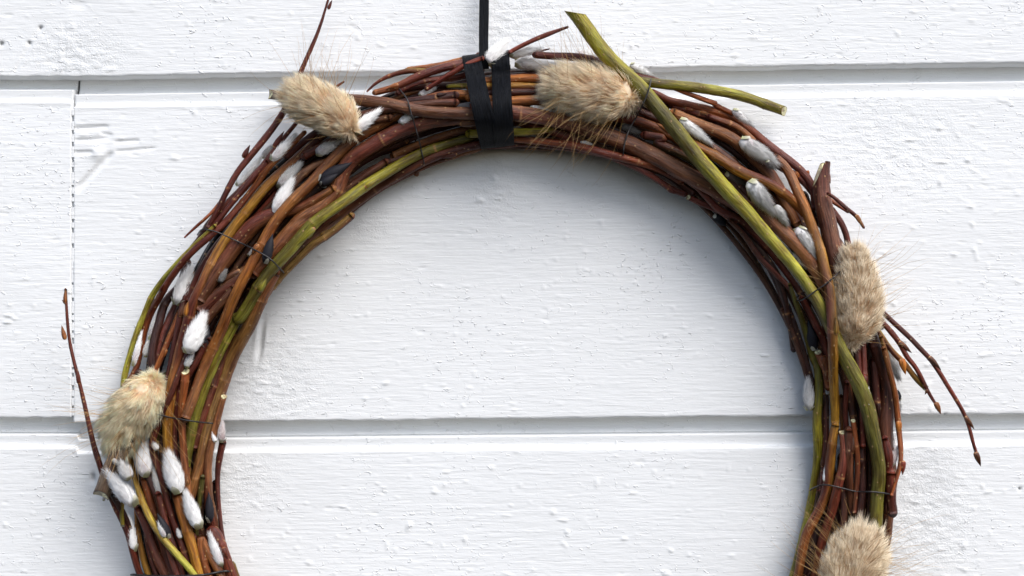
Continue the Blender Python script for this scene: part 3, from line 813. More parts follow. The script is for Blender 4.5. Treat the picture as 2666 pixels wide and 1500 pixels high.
# ------------------------------------------------------------------ hare's tail grass heads
def tufted(pth, width, awns, label, seed, tile=.345, lift=0.0, prof=None, awn_len=(90, 190), awn_bias=None, tone=1.0, dens=1.0, h=None):
    g = np.random.default_rng(seed)
    p = path(pth); Q, ss = resample(p, 6.0); W = width * tile; L = ss[-1]
    n = len(Q)
    sup = [hf_support(x, y, W * .4) for x, y in Q]; ok = [v for v in sup if not np.isnan(v)]
    hh = (np.percentile(ok, 75) if ok else 150) + W * 0.22 + lift if h is None else h
    P3 = Pn(Q[:, 0], Q[:, 1], np.full(n, hh * S)); T, A, B = frames(P3)
    root = empty('hare_tail_head', label, 'grass head', tuple(P3[-1]), "fluffy hare's tail grass heads tucked into the wreath")
    off = P3[-1].copy()
    wm = W * S * (D - hh * S) / D; um = np.linspace(0, 1, n)
    prof = prof or [(0, .10), (.1, .45), (.25, .8), (.5, 1.0), (.75, 1.0), (.9, .8), (1, .25)]
    pu, pv = zip(*prof)
    def rad(u): return np.interp(u, pu, pv) * wm * 0.5
    def at(u, M): return np.stack([np.interp(u, um, M[:, k]) for k in range(3)], 1)
    # core: the spike itself
    m = 22; K = 16; us = np.linspace(0.04, 0.99, m); th = np.arange(K) * 2 * math.pi / K
    c = at(us, P3); Aa = at(us, A); Bb = at(us, B)
    rc = rad(us) * 0.80 * np.clip((1.0 - us) / 0.14, 0.15, 1)
    V = (c[:, None] + (rc[:, None] * (1 + 0.12 * g.standard_normal((m, K))))[:, :, None] * (np.cos(th)[None, :, None] * Aa[:, None] * 0.9 + np.sin(th)[None, :, None] * Bb[:, None])).reshape(-1, 3)
    F = [(i * K + k, i * K + (k + 1) % K, (i + 1) * K + (k + 1) % K, (i + 1) * K + k) for i in range(m - 1) for k in range(K)]
    cc = np.repeat(np.array((0.95, 0.78, 0.55))[None], len(V), 0) * g.uniform(0.7, 1.05, (len(V), 1)) * tone
    mesh_obj('seed_spike', V - off, [np.array(F)], M_SOFT, root, col=cc)
    # fur in tufts that share a lean
    nt_ = int(680 * dens); per = 13
    tu = g.uniform(0.03, 0.99, nt_); ta = g.uniform(0, 2 * math.pi, nt_)
    tdir_n = g.normal(0, 0.27, (nt_, 3)); tlen = g.uniform(0.72, 1.32, nt_); tcol = g.uniform(0.88, 1.08, nt_)
    u = np.clip(np.repeat(tu, per) + g.normal(0, 0.016, nt_ * per), 0.01, 0.995); a = np.repeat(ta, per) + g.normal(0, 0.13, nt_ * per)
    nh = len(u); c = at(u, P3); Aa = at(u, A); Bb = at(u, B); Tt = -at(u, T)     # tip is at u = 0
    outv = np.cos(a)[:, None] * Aa + np.sin(a)[:, None] * Bb
    r_ = rad(u) * 1.12; base = c + outv * (r_ * 0.66 * np.clip((1.0 - u) / 0.14, 0.2, 1))[:, None]
    lean = 0.95 + 1.0 * (1 - u) + 0.6 * (u < 0.12) - 2.2 * np.clip((u - 0.84) / 0.16, 0, 1)
    dr = outv + Tt * lean[:, None] + np.repeat(tdir_n, per, 0) + g.normal(0, 0.13, (nh, 3)); dr /= np.linalg.norm(dr, axis=1)[:, None]
    proj = np.clip((dr * outv).sum(1), 0.28, 1)
    ln = np.minimum((r_ * 0.37) / proj * np.repeat(tlen, per) * g.uniform(0.75, 1.12, nh), wm * 0.50) + wm * 0.04
    # converge towards the middle of the tuft
    tipm = (base + dr * ln[:, None]).reshape(nt_, per, 3).mean(1); tip = base + dr * ln[:, None]
    tip = tip * 0.75 + np.repeat(tipm, per, 0) * 0.25
    bend = g.normal(0, 1, (nt_, 3)).repeat(per, 0) * (ln * 0.08)[:, None] + Tt * (ln * 0.10)[:, None]
    mid1 = base + (tip - base) * 0.38 - bend * 0.7; mid2 = base + (tip - base) * 0.72 - bend * 0.6
    def tube(pts, wds, cols):
        k = len(pts); nn = len(pts[0]); d = pts[-1] - pts[0]; d /= np.linalg.norm(d, axis=1)[:, None] + 1e-12
        a_ = np.cross(d, g.standard_normal((nn, 3))); a_ /= np.linalg.norm(a_, axis=1)[:, None]; b_ = np.cross(d, a_)
        V = np.empty((nn, 3 * (k - 1) + 1, 3)); C_ = np.empty_like(V)
        for i in range(k - 1):
            for j, (x, y) in enumerate(((1, 0), (-.5, .87), (-.5, -.87))):
                V[:, i * 3 + j] = pts[i] + (a_ * x + b_ * y) * (wds[i] * .5); C_[:, i * 3 + j] = cols[i]
        V[:, -1] = pts[-1]; C_[:, -1] = cols[-1]
        f = []
        for i in range(k - 2):
            for j in range(3):
                q = (i * 3 + j, i * 3 + (j + 1) % 3, (i + 1) * 3 + (j + 1) % 3, (i + 1) * 3 + j)
                f.append((q[0], q[1], q[2])); f.append((q[0], q[2], q[3]))
        i = k - 2
        for j in range(3): f.append((i * 3 + j, i * 3 + (j + 1) % 3, 3 * (k - 1)))
        f = np.array(f); st = V.shape[1]
        Fx = (np.arange(nn)[:, None, None] * st + f[None]).reshape(-1, 3)
        return V.reshape(-1, 3), Fx, C_.reshape(-1, 3)
    warm = np.repeat(tcol, per)[:, None] * g.uniform(0.9, 1.1, (nh, 1)) * tone
    c0 = np.array((0.92, 0.62, 0.36)) * warm; c1 = np.array((0.99, 0.80, 0.54)) * warm; c2 = np.array((0.99, 0.86, 0.65)) * warm
    V, F, Cc = tube([base, mid1, mid2, tip], [0.00013, 0.00012, 0.00009], [c0, c1, c2, c2])
    mesh_obj('fur', V - off, [F], M_HAIR, root, col=np.clip(Cc, 0, 0.985))['kind'] = 'stuff'
    # long awns
    na = awns
    u = g.uniform(0.12, 0.93, na); a = g.uniform(0, 2 * math.pi, na)
    if awn_bias is not None:
        a = np.where(g.uniform(size=na) < awn_bias[1], awn_bias[0] + g.normal(0, 0.5, na), a)
        if len(awn_bias) > 2: u = np.clip(g.normal(awn_bias[2], awn_bias[3], na), 0.05, 0.95)
    c = at(u, P3); Aa = at(u, A); Bb = at(u, B); Tt = -at(u, T)
    outv = np.cos(a)[:, None] * Aa + np.sin(a)[:, None] * Bb
    base = c + outv * (rad(u) * 0.5)[:, None]
    dr = outv + Tt * g.uniform(0.25, 0.75, na)[:, None] + g.normal(0, 0.22, (na, 3)); dr /= np.linalg.norm(dr, axis=1)[:, None]
    ln = g.uniform(*awn_len, na) * S; side = np.cross(dr, g.standard_normal((na, 3))); side /= np.linalg.norm(side, axis=1)[:, None]
    bd = side * (ln * g.uniform(0.02, 0.12, na))[:, None]
    tip = base + dr * ln[:, None]
    pts = [base, base + dr * (ln * .3)[:, None] + bd * .7, base + dr * (ln * .6)[:, None] + bd, base + dr * (ln * .85)[:, None] + bd * .6, tip]
    hv = g.uniform(0.75, 1.15, (na, 1))
    ca = np.array((0.50, 0.28, 0.09)) * hv; cb = np.array((0.55, 0.36, 0.16)) * hv
    # keep awns in front of the boards
    for q in pts: q[:, 1] = np.minimum(q[:, 1], -0.0015)
    V, F, Cc = tube(pts, [0.00012, 0.00011, 0.00010, 0.00007], [ca, ca, cb, cb, cb])
    mesh_obj('awns', V - off, [F], M_HAIR, root, col=Cc)['kind'] = 'stuff'
    # stalk running into the wreath
    d = P3[-1] - P3[-4]; d /= np.linalg.norm(d)
    st = np.array([P3[-1] - d * 0.006, P3[-1] - d * 0.003 + np.array((0, 0.002, 0)), P3[-1] - d * 0.001 + np.array((0, 0.008, 0)), P3[-1] + np.array((0, 0.014, 0))])
    Tn, An, Bn = frames(st); th6 = np.arange(6) * math.pi / 3
    V = (st[:, None] + 0.0005 * (np.cos(th6)[None, :, None] * An[:, None] + np.sin(th6)[None, :, None] * Bn[:, None])).reshape(-1, 3)
    F = [(i * 6 + k, i * 6 + (k + 1) % 6, i * 6 + 6 + (k + 1) % 6, i * 6 + 6 + k) for i in range(3) for k in range(6)]
    mesh_obj('stalk', V - off, [np.array(F)], M_SOFT, root, col=np.repeat(np.array((0.45, 0.38, 0.16))[None], len(V), 0))
    return root

# ================================================================== the rods that show, back to front
R_ = rod
# ---- left arm, back layer
R_('dbrown', '50 55', 'D 1900,60 1700,200 1500,340 1330,470 1180,600 1060,700', crack=.1)
R_('maroon', '50 55 50', 'D 900,400 740,560 620,700 520,860 450,1000 410,1110')
R_('dmaroon', '40 45', 'D 1180,360 1000,470 880,600 760,760 640,900')
R_('red', '38 40', 'D 1080,280 980,400 860,520')
R_('bark>dbrown', '90 110', 'D 1060,700 900,860 760,960 620,1080 500,1190', crack=.22)
R_('dbrown', '60 70', 'E 1480,0 1380,120 1260,260 1180,420 1120,560 1060,700')
R_('dmaroon', '60 60 50', 'E 1280,380 1190,560 1090,720 1050,900 1020,1100 1040,1300')
R_('maroon', '55 55 50', 'E 1080,40 990,230 940,350 900,480 870,640', nodes=.5)
R_('dmaroon', '60 62 60', 'D 400,820 340,1000 E 950,100 900,280 860,430 850,560 870,640')
R_('orange>rorange', '45 42', 'E 1070,180 1010,330 960,450 900,590 860,700')
R_('dolive', '45 45', 'E 1010,700 980,900 900,1100 880,1300 F 960,700')
R_('dmaroon', '60 55 60', 'E 760,640 760,900 800,1150 F 800,600 900,850 960,1050 1040,1280 1080,1449')
R_('olive', '28 30', 'F 640,860 630,960 635,1080', ends='hc', nodes=.3, buds=0)
R_('dmaroon', '40 44', 'F 560,840 640,960 700,1100 740,1290 760,1449')
# ---- inner edge of left arm
R_('brown>dbrown', '40 50 55', 'A 1880,1120 1700,1170 1500,1235 D 1900,240 1760,330 1620,440', nodes=.5)
R_('obrown', '55 60 50', 'D 1640,470 1500,590 1330,700 1220,810 1130,900 1040,1010')
R_('maroon>brown', '60 70 60', 'A 1880,1090 1600,1160 1470,1210 D 1960,180 1850,240 1720,340 1560,460 1380,590 1230,720 1120,850 1040,980 980,1080', buds=.3)
R_('brown>obrown>brown', '95 108 115 100 70', 'D 1060,900 1010,990 950,1120 890,1260 E 1605,280 1495,460 1415,640 1360,800 1310,960 1270,1120 F 1250,480 1210,640 1160,820 1120,960', buds=.2)
R_('brown>grey', '45 60 75 80 78', 'E 1405,805 1370,920 1340,1060 F 1320,420 1285,560 1275,740 1290,930 1340,1090 1385,1290 1430,1449', ends='ch', crack=.08, buds=.1, label='brown rod with a cut upper end')
R_('maroon>dmaroon', '55 32 30 32 35', 'F 1392,440 1375,520 1350,640 1356,800 1370,980 1400,1200 1450,1390 1480,1449', nodes=.3, buds=0)
R_('dolive', '40 40', 'F 1240,700 1215,880 1200,1000')
# ---- left arm, middle layer
R_('dbrown','70 72 70','E 1620,60 1540,220 1450,400 1370,600 1300,800 1230,1000 1170,1200')
R_('bark>brown', '100 110 120 110', 'A 1850,880 1500,930 1250,1000 1020,1130 860,1240 D 1500,330 1300,480 1130,640 1010,760 900,900', crack=.20, buds=.1)
R_('brown>dbrown', '60 90 130 120 90', 'D 1500,260 1250,410 1060,450 930,520 830,620 740,740 650,860 570,990 500,1110', crack=.05, nodes=.6, buds=.1)
R_('maroon>dmaroon', '55 60 65 60', 'D 1010,60 900,180 800,290 700,390 600,500 530,610 470,690 390,780', buds=.3)
R_('red>maroon', '30 36 42', 'A 520,900 430,1010 330,1120 D 960,90 830,260 700,420 560,600', bside=-1)
R_('olive>lolive>olive', '30 42 46 46 44', 'D 610,545 560,590 480,660 350,790 220,940 130,1060 90,1150 50,1280 E 790,200 740,330 700,480 655,640 640,720 F 640,100 690,220 730,400', ends='hh', buds=.2)
R_('orange>red>rorange', '35 46 48 50 50 40', 'A 560,1000 470,1090 330,1220 230,1330 D 960,190 860,310 770,430 640,560 540,650 430,740 340,850 250,960 190,1070 140,1180 E 840,170 815,280 785,400 755,520 735,640 F 640,20', nodes=1, buds=.5, bside=-1)
R_('maroon', '42 46 46 40', 'E 1130,-30 1095,90 1070,200 1040,330 1020,460 995,600 970,700', ends='hh')
R_('orange>ochre>orange>ochre', '50 72 76 78 85 70', 'A 780,960 680,1030 600,1110 525,1165 400,1290 D 1000,240 900,370 800,500 700,640 610,790 540,920 480,1050 410,1200 E 1150,210 1090,400 1050,560 1010,720 980,900 965,1100 980,1280 F 1000,640', buds=.4, bside=-1, label='long orange and ochre rod on the left of the wreath')
R_('olive>olive>lolive>olive', '68 86 98 98 92 82', 'A 1900,1010 1700,1065 1500,1120 1300,1215 1130,1330 D 1800,190 1560,370 1350,520 1200,690 1080,820 960,965 870,1130 760,1300 E 1520,180 1400,420 1290,640 1215,850 1160,1060 1120,1270 F 1110,620', buds=.35, label='olive green rod along the inner left of the wreath', blush='dolive')
R_('brown>grey', '40 60 80', 'D 1500,40 1350,100 1230,200 1130,330', nodes=.3, buds=0)
R_('rorange>brown', '62 55 52 58 50', 'E 1110,610 1112,720 1085,860 1080,1000 1095,1150 1105,1290 F 1100,500 1120,680 1145,860 1170,960', ends='ch')
R_('orange>brown>orange>brown', '75 85 82 80 75 78 75', 'A 1830,720 1680,722 1560,735 1450,775 1330,835 1200,900 1060,980 900,1080 780,1190 660,1310 D 1400,160 1270,280 1150,400 1050,530 980,650 915,770 855,870 800,970 750,1090 700,1200 E 1380,320 1290,490 1215,680 1150,880 1110,980', buds=.15, nodes=.9, lift=4, label='orange brown rod lying on top of the upper left of the wreath')
# ---- top left
R_('dmaroon','60 60','A 600,1040 800,930 1000,860 1300,780 1700,720')
R_('dbrown','56 60','A 720,1000 900,900 1200,830 1500,790 1700,780')
R_('maroon','50 50','A 420,1180 620,1020 760,930 950,850')
R_('dbrown','60 60','A 560,1180 740,1080 860,1000 1000,930 1200,880')
R_('orange>olive', '14 30 42 40', 'A 1032,690 1080,640 1150,595 1240,560 1360,535 1500,545', ends='hh', nodes=.6, buds=.2)
R_('rorange>orange', '24 45 50', 'A 1325,525 1380,512 1470,508 1560,498 1680,470 1800,440', nodes=.8, buds=0)
R_('dmaroon', '50 50', 'A 1290,680 1450,650 1650,640 1900,640 B 200,640')
R_('olive>dbrown', '30 45', 'A 1640,650 1790,650 1900,655', nodes=1)
R_('orange>red>rorange', '45 62 60 60', 'A 1090,700 1250,655 1400,580 1550,525 1740,475 1900,440 B 100,420 200,430', buds=.15)
R_('maroon>red', '45 45 40', 'A 1260,700 1360,640 1500,600 1640,590 1780,560 1900,520', buds=.3)
R_('red', '36 40 38', 'A 1480,670 1560,620 1640,570 1760,500 1900,440', nodes=.5)
R_('grey>mbark>bark', '78 82 100 105 100', 'A 285,712 500,728 750,730 1000,752 1200,790 1400,830 1600,845 1850,850 B 260,850', ends='ch', crack=.06, buds=0, nodes=.3, blush=None, label='thick grey brown stick with a pale cut end', cut={0: ((697, 262), (704, 222))}, face=-1.0, lift=-12)
# ---- top right, B tile
R_('maroon', '50 62 66 60', 'B 560,415 620,420 700,425 850,430 1000,455 1130,515 1260,570 1420,600 1560,650', buds=.3)
R_('dmaroon', '50 60', 'B 500,505 600,520 800,540 1000,580 1200,620 1400,680 C 100,520')
R_('orange>rorange', '62 66 66', 'B 100,620 380,600 560,600 720,610 900,640', nodes=.4)
R_('ochre', '50 58 56', 'B 60,660 385,658 560,662 800,680', nodes=.5, buds=.3)
R_('orange>brown>orange', '60 76 80 70 66', 'B 60,740 390,768 560,762 700,782 900,830 1150,880 1350,915 1520,985 1660,1080 1800,1180', buds=.3)
R_('dbrown', '90 95', 'B 400,900 700,990 950,1080 1200,1160 1400,1260')
R_('dolive', '60 70 60', 'B 1380,1020 1560,1050 C 0,780 200,860 400,960')
R_('dbrown', '60 60 60', 'C 60,520 240,700 420,800 600,930 760,1100 900,1260')
R_('dmaroon', '40 45 40', 'B 1040,1150 1200,1210 1400,1290 C 60,1010 200,1110 300,1180')
R_('olive', '60 62 40', 'B 60,1010 300,1000 520,1000 680,975')
R_('maroon>red>maroon', '40 50 48 45', 'B 200,1110 420,1090 600,1098 800,1115 1000,1150 1160,1195 1350,1285 1470,1350 1600,1449 C 240,1180')
R_('rorange>red>rorange', '48 58 60 55', 'B 400,1050 560,1062 700,1082 900,1105 1060,1145 1180,1182 1320,1215 1460,1260 1570,1305 1660,1370', buds=.3)
R_('red', '40 45 42', 'C 255,1195 400,1262 520,1312 640,1400 G 100,130 170,230', ends='ch', nodes=.3)
R_('red>maroon>dmaroon', '45 52 50 45 40', 'C 130,1020 280,1070 380,1150 450,1250 560,1340 G 60,170 160,300 270,410 370,530 450,640 520,740 600,850', buds=.3)
R_('dbrown>maroon', '36 40 38', 'G 0,215 110,325 190,450 260,535 370,640 460,735', nodes=1, buds=.2)
R_('mbark>bark>brown', '110 118 122 115 105 90', 'B 120,800 400,855 600,885 850,950 1050,1020 1250,1090 1450,1180 C 0,880 150,975 300,1045 450,1115 600,1210 760,1310 G 230,110 350,250 480,370 570,480 640,590 700,700', crack=.12, buds=.1, nodes=.7, blush='maroon', label='thick bark covered stick along the inner top right')
R_('dmaroon', '60 60', 'G 520,560 600,680 680,800 740,900')
# ---- upper right outer
R_('rorange', '30 38 34', 'B 1540,640 1750,720 1950,790 C 430,480 530,530 600,565', nodes=.5)
R_('brown', '50 60 60', 'C 140,510 320,560 450,605 560,655 690,740 800,860', buds=.3)
R_('maroon>brown', '45 50', 'C 420,590 560,640 660,690 760,780')
R_('maroon', '50 55 55', 'C 700,780 850,900 1000,990 1120,1060 1200,1150 1270,1260 G 700,180')
R_('red>rorange>red>maroon', '55 64 62 62 50', 'B 1440,700 1560,745 C 60,465 200,490 380,535 560,575 690,650 820,760 960,870 1080,950 1170,1040 1220,1130 G 640,120', buds=.2, label='long red rod along the outer top right')
R_('brown>bark>brown', '90 100 105 100 95 80', 'C 150,570 350,655 500,712 620,770 710,870 830,975 930,1090 1000,1220 1060,1330 1090,1400 G 510,240', nodes=.5, buds=0, crack=.06)
R_('orange>ochre>orange', '66 72 80 70 68', 'C 200,740 300,800 430,870 540,940 640,1010 740,1050 860,1092 960,1150 1070,1230 1150,1320', nodes=1, buds=.2)
R_('dmaroon>maroon', '60 70 60', 'G 560,20 620,160 760,300 850,420 920,500', nodes=.5)
R_('maroon', '45 46 42', 'G 770,130 840,230 880,330 895,440 900,560', nodes=.3)
R_('rorange', '70 68', 'G 800,380 900,500 980,600', nodes=.2)
# small twig pointing right
R_('maroon>red>maroon', '24 30 30 20', 'C 1320,1170 1390,1215 1450,1280 1530,1335 1570,1400 1588,1430', nodes=.9, buds=0)
R_('rorange>red', '28 30 18', 'C 1320,1205 1400,1262 1470,1312', nodes=.9, buds=0)
# ---- right arm, back layer
R_('dmaroon', '55 55 50', 'G 900,620 930,900 950,1100 960,1300 H 970,200 1000,500 1000,800 990,1100 960,1449')
R_('dbrown', '45 45', 'H 700,60 720,300 730,600 720,860 700,1100')
R_('dmaroon', '60 60', 'H 1090,100 1100,380 1110,620 1140,900 1150,1200')
R_('red', '44 46 40', 'G 1000,1080 1010,1240 1015,1449 H 1020,180 1010,330 1000,520 1010,760', nodes=.4)
R_('maroon', '40 40', 'H 880,280 870,480 880,640 900,900 880,1100')
R_('dbrown', '70 60', 'H 900,640 900,860 910,1060 930,1260')
R_('obrown>dolive', '34 36', 'G 1140,1090 1190,1250 1210,1400 H 1200,200 1240,330')
R_('maroon>mbark>maroon', '80 98 102 95 70 70', 'G 1030,980 1080,1110 1130,1270 1160,1400 H 1180,220 1188,450 1175,640 1180,760 1205,900 1210,1080 1205,1250 1190,1449', buds=.3, nodes=.8, label='thick maroon rod in the right arm of the wreath', blush='dmaroon')
R_('red', '50 70 50', 'H 1170,700 1200,860 1200,960', nodes=.3)
R_('red>dmaroon', '70 76 72', 'H 1220,960 1215,1080 1220,1200 1230,1265', ends='hh', nodes=.9, buds=0)
R_('brown>rorange>rorange', '35 42 44 34 26', 'H 1160,20 1200,160 1235,290 1262,450 1275,600 1290,730 1302,850 1275,960 1240,1060 1220,1130', nodes=.9, buds=.1)
# ---- right arm inner
R_('dolive>olive>dolive', '30 50 60 70 72 66 66', 'G 450,700 495,830 545,980 590,1130 625,1300 H 650,100 672,300 665,430 650,540 668,680 672,860 655,1010 625,1170 590,1300 550,1449', nodes=.7, buds=.1, label='dark olive rod forming the inner edge of the right arm')
R_('red>maroon', '46 55 58 60 50', 'G 540,800 590,890 650,1000 720,1120 745,1260 750,1449 H 745,100 740,300', buds=.2, nodes=.9)
R_('rorange', '50 56 46', 'G 660,1195 690,1270 740,1370 H 690,60 730,180 745,320', ends='ch', nodes=.3)
R_('brown>orange', '28 34', 'H 840,380 845,540 850,640')
R_('rorange>red>brown', '44 62 70 66 60', 'H 845,640 860,760 862,880 835,980 800,1090 790,1200 750,1310 700,1449', ends='ch', buds=0)
R_('rorange>dbrown', '36 38 36 30', 'H 930,555 945,680 962,800 965,950 955,1100 940,1260', ends='ch', nodes=.8)
R_('dolive>olive', '45 48', 'F 1440,1300 1470,1400 1490,1449')
# ---- lower left fan of rods
R_('orange>ochre>brown', '30 48 55 60', 'F 735,935 740,1040 762,1150 770,1250 800,1350 830,1449', ends='hh')
R_('maroon>brown', '50 75 78 80', 'F 745,935 790,1020 830,1130 870,1250 920,1360 970,1449', nodes=.6)
R_('rorange>red>brown', '60 66 62 66', 'F 800,712 832,850 868,960 925,1140 970,1280 1010,1400 1025,1449', nodes=.5)
R_('maroon>rorange', '50 48', 'F 900,830 925,930 960,1060', nodes=.3)
R_('rorange>red>rorange', '60 70 76 72', 'F 1300,1050 1340,1130 1380,1230 1420,1350 1450,1449', nodes=.5)
R_('dmaroon>maroon>red', '40 48 50 50 48', 'E 1180,380 F 850,440 890,560 930,690 960,820 975,900 1010,1030 1060,1170 1110,1300 1140,1400 1150,1449', buds=.2, lift=-6)
R_('red>maroon', '50 58', 'F 1140,1080 1200,1220 1260,1330 1300,1449', nodes=.9)
R_('rorange>brown>dbrown', '58 66 70', 'F 1212,1100 1250,1210 1310,1320 1380,1449', nodes=.5)
R_('orange>ochre>orange>ochre', '78 74 76 70', 'F 1050,835 1070,930 1105,1050 1140,1180 1175,1300 1215,1449', nodes=.7, buds=0)
R_('ochre>lolive>ochre', '32 44 50 52 50 46', 'F 690,520 712,650 745,760 790,900 850,1030 930,1160 1010,1250 1100,1350 1190,1449', ends='hh', buds=.35, lift=6, nodes=1, label='thin yellow olive rod curving over the lower left fan')
# ---- long maroon whip sticking out to the left
R_('maroon>maroon>red>maroon', '20 24 30 42 46 46 50 55', 'E 205,10 208,90 215,200 228,380 262,540 310,720 350,900 390,1080 420,1200 470,1330 F 500,720 560,880 620,1000 680,1120', nodes=.7, buds=0, lift=-10, label='thin maroon twig sticking out to the left of the wreath')
R_('grey', '120 128 120 90', 'F 465,860 500,770 545,640 600,520 E 700,1130', ends='ch', nodes=0, buds=0, crack=.08, blush=None, label='thick bark stump with a pale cut end at the left', cut={0: ((243, 1286), (278, 1298))}, face=-0.8)
# ---- upper left whip that leaves the frame at the top
R_('maroon>red>maroon', '16 18 30 36 46 50 48 42 36', 'S 874,-60 850,15 835,70 810,125 785,180 770,215 A 470,700 400,840 300,990 190,1130 90,1255 D 770,150 700,290 640,410 560,560', nodes=.5, buds=0, lift=4, label='long maroon twig leaving the wreath at the upper left')
R_('rorange>red', '26 24 22 14', 'D 640,375 590,440 520,505 440,575 380,632', nodes=.6, buds=.1, lift=2)
R_('maroon', '14 22 24 26', 'A 855,618 820,640 780,670 700,760', nodes=.8, buds=0)
# ---- top twig tips
R_('maroon>red', '18 36 34 30', 'B 806,205 740,228 650,262 560,298 450,350 370,395', nodes=.5, buds=0)
R_('maroon', '10 26 30', 'B 665,370 600,385 500,405 400,430', nodes=.4, buds=0)
# ---- twigs to the right of the lower right arm
R_('maroon>dmaroon>red>maroon', '36 38 38 36 34 30 28 24', 'G 1080,840 1160,910 1240,995 1350,1090 1480,1235 H 1450,40 1520,110 1590,220 1680,370 1765,505 1805,600 1835,740 1860,810', nodes=.7, buds=0, label='longest thin red twig fanning out to the right')
R_('red>maroon', '36 42 36 32 22', 'G 1090,920 1170,1000 1280,1130 1350,1270 H 1370,110 1440,225 1500,350 1550,430', nodes=.6, buds=0)
R_('olive>ochre>olive', '34 38 42 40 46', 'G 1090,1000 1140,1075 1190,1155 1260,1240 H 1310,120 1400,240 1460,300 1495,330', ends='hc', nodes=.8, buds=0)
# ---- big rods that lie over the right side
R_('olive>lolive>olive', '66 74 76 74 72', 'B 1300,610 1400,618 1550,640 1720,652 C 440,385 640,425 830,490 1010,560', ends='hc', nodes=.9, buds=0, blush='dolive', label='olive green rod end pointing right at the top of the wreath')
R_('olive>olive>lolive>dolive>olive', '105 112 108 110 112 112 105 92 80 92 105 112 100', 'S 1476,7 1519,62 1559,119 1597,164 1638,203 1683,248 1728,303 1773,355 1808,395 1870,470 1907,516 1952,562 2000,616 2045,666 2083,714 2114,762 2139,806 2158,848 2178,892 2196,930 H 920,190 985,330 1040,500 1080,650 1125,830 1145,960 1125,1060 1118,1200 1112,1300 1100,1449', ends='ch', nodes=.35, buds=0, lift=10, win=45, blush='dolive', sides=24, label='thick olive green rod laid diagonally across the wreath', cut={0: ((1463, 27), (1528, 38))}, face=-0.22)
R_('brown>orange>ochre>obrown>ochre>ochre', '66 76 74 76 76 76 70 60', 'C 925,900 1010,965 1060,1080 1110,1200 1170,1310 G 570,120 640,300 685,430 722,600 762,750 772,900 780,1100 787,1300 H 787,100 792,400 797,580', nodes=.8, buds=.1, lift=4, crack=.04, label='mottled ochre rod standing over the right arm')
R_('ochre>orange>brown', '60 74 72 70 66', 'H 797,600 770,760 762,900 750,1050 705,1170 650,1290 590,1400 570,1449', ends='hh', nodes=.7, buds=.3)
R_('maroon>mbark>maroon', '118 128 130 126 110', 'C 1275,930 1268,1100 1285,1280 G 712,120 745,300 775,450 805,600 830,740 840,860', ends='ch', nodes=.5, buds=.1, blush='dmaroon', sides=24, lift=2, label='stout maroon stick with an oblique pale cut at its top', cut={0: ((2142, 422), (2118, 480))}, face=-0.05)

# stub and large bud details
bud('A 100,1190 150,1095', 40, 'maroon'); bud('A 330,1110 408,990', 38, 'maroon'); bud('A 740,70 768,0', 26, 'maroon')
bud('D 650,580 738,475', 42, 'rorange'); bud('D 540,840 598,700', 44, 'orange'); bud('D 895,1050 955,955', 62, 'olive')
bud('D 760,1165 820,1070', 44, 'brown'); bud('D 985,1090 1020,1035', 40, 'rorange'); bud('E 1075,215 1100,110', 50, 'dbrown')
bud('E 205,110 205,8', 30, 'brown'); bud('E 205,385 178,280', 36, 'brown'); bud('E 210,120 180,90', 20, 'maroon'); bud('E 310,720 290,585', 34, 'maroon')
bud('A 1330,530 1440,508', 40, 'brown'); bud('A 1560,1060 1645,1050', 42, 'olive'); bud('A 1620,690 1595,660', 40, 'orange')
bud('B 390,712 555,712', 50, 'ochre'); bud('E 1180,930 1200,820', 50, 'obrown'); bud('F 1135,690 1135,570', 44, 'obrown')
bud('H 1290,100 1322,218', 54, 'orange'); bud('G 1275,1130 1370,1215', 40, 'dbrown'); bud('H 1500,85 1590,182', 40, 'dbrown')
bud('H 1775,535 1843,632', 34, 'dbrown'); bud('H 1850,805 1890,910', 44, 'dbrown'); bud('H 1550,430 1590,518', 42, 'brown'); bud('H 1490,330 1470,370', 22, 'dbrown')
bud('C 1075,1010 1118,1090', 40, 'orange'); bud('C 1315,1010 1338,1098', 30, 'maroon'); bud('C 1530,1335 1588,1430', 34, 'brown')
bud('H 870,205 898,335', 66, 'orange'); bud('G 570,640 655,700', 56, 'obrown'); bud('H 1305,870 1300,975', 42, 'red'); bud('H 1270,570 1275,690', 46, 'orange')
bud('H 690,205 685,340', 40, 'rorange'); bud('H 812,620 808,685', 32, 'black'); bud('H 620,1075 680,1000', 40, 'orange'); bud('H 790,1072 650,1095', 40, 'red')
bud('H 1155,705 1150,840', 80, 'orange'); bud('B 1740,1170 1790,1100', 50, 'lolive'); bud('D 1810,200 1862,195', 40, 'lolive'); bud('D 1290,650 1360,590', 44, 'lolive')
bud('F 1010,1250 985,1180', 44, 'orange'); bud('F 690,640 745,745', 44, 'rorange'); bud('H 975,880 965,960', 30, 'brown'); bud('H 905,640 905,700', 26, 'dbrown')
bud('B 590,800 530,1000'.replace('590,800 530,1000', '205,640 250,560'), 62, (0.40, 0.33, 0.17))
bud('A 1400,1330 1420,1280', 36, 'dbrown'); bud('C 1160,1000 1178,1040', 30, 'rorange')

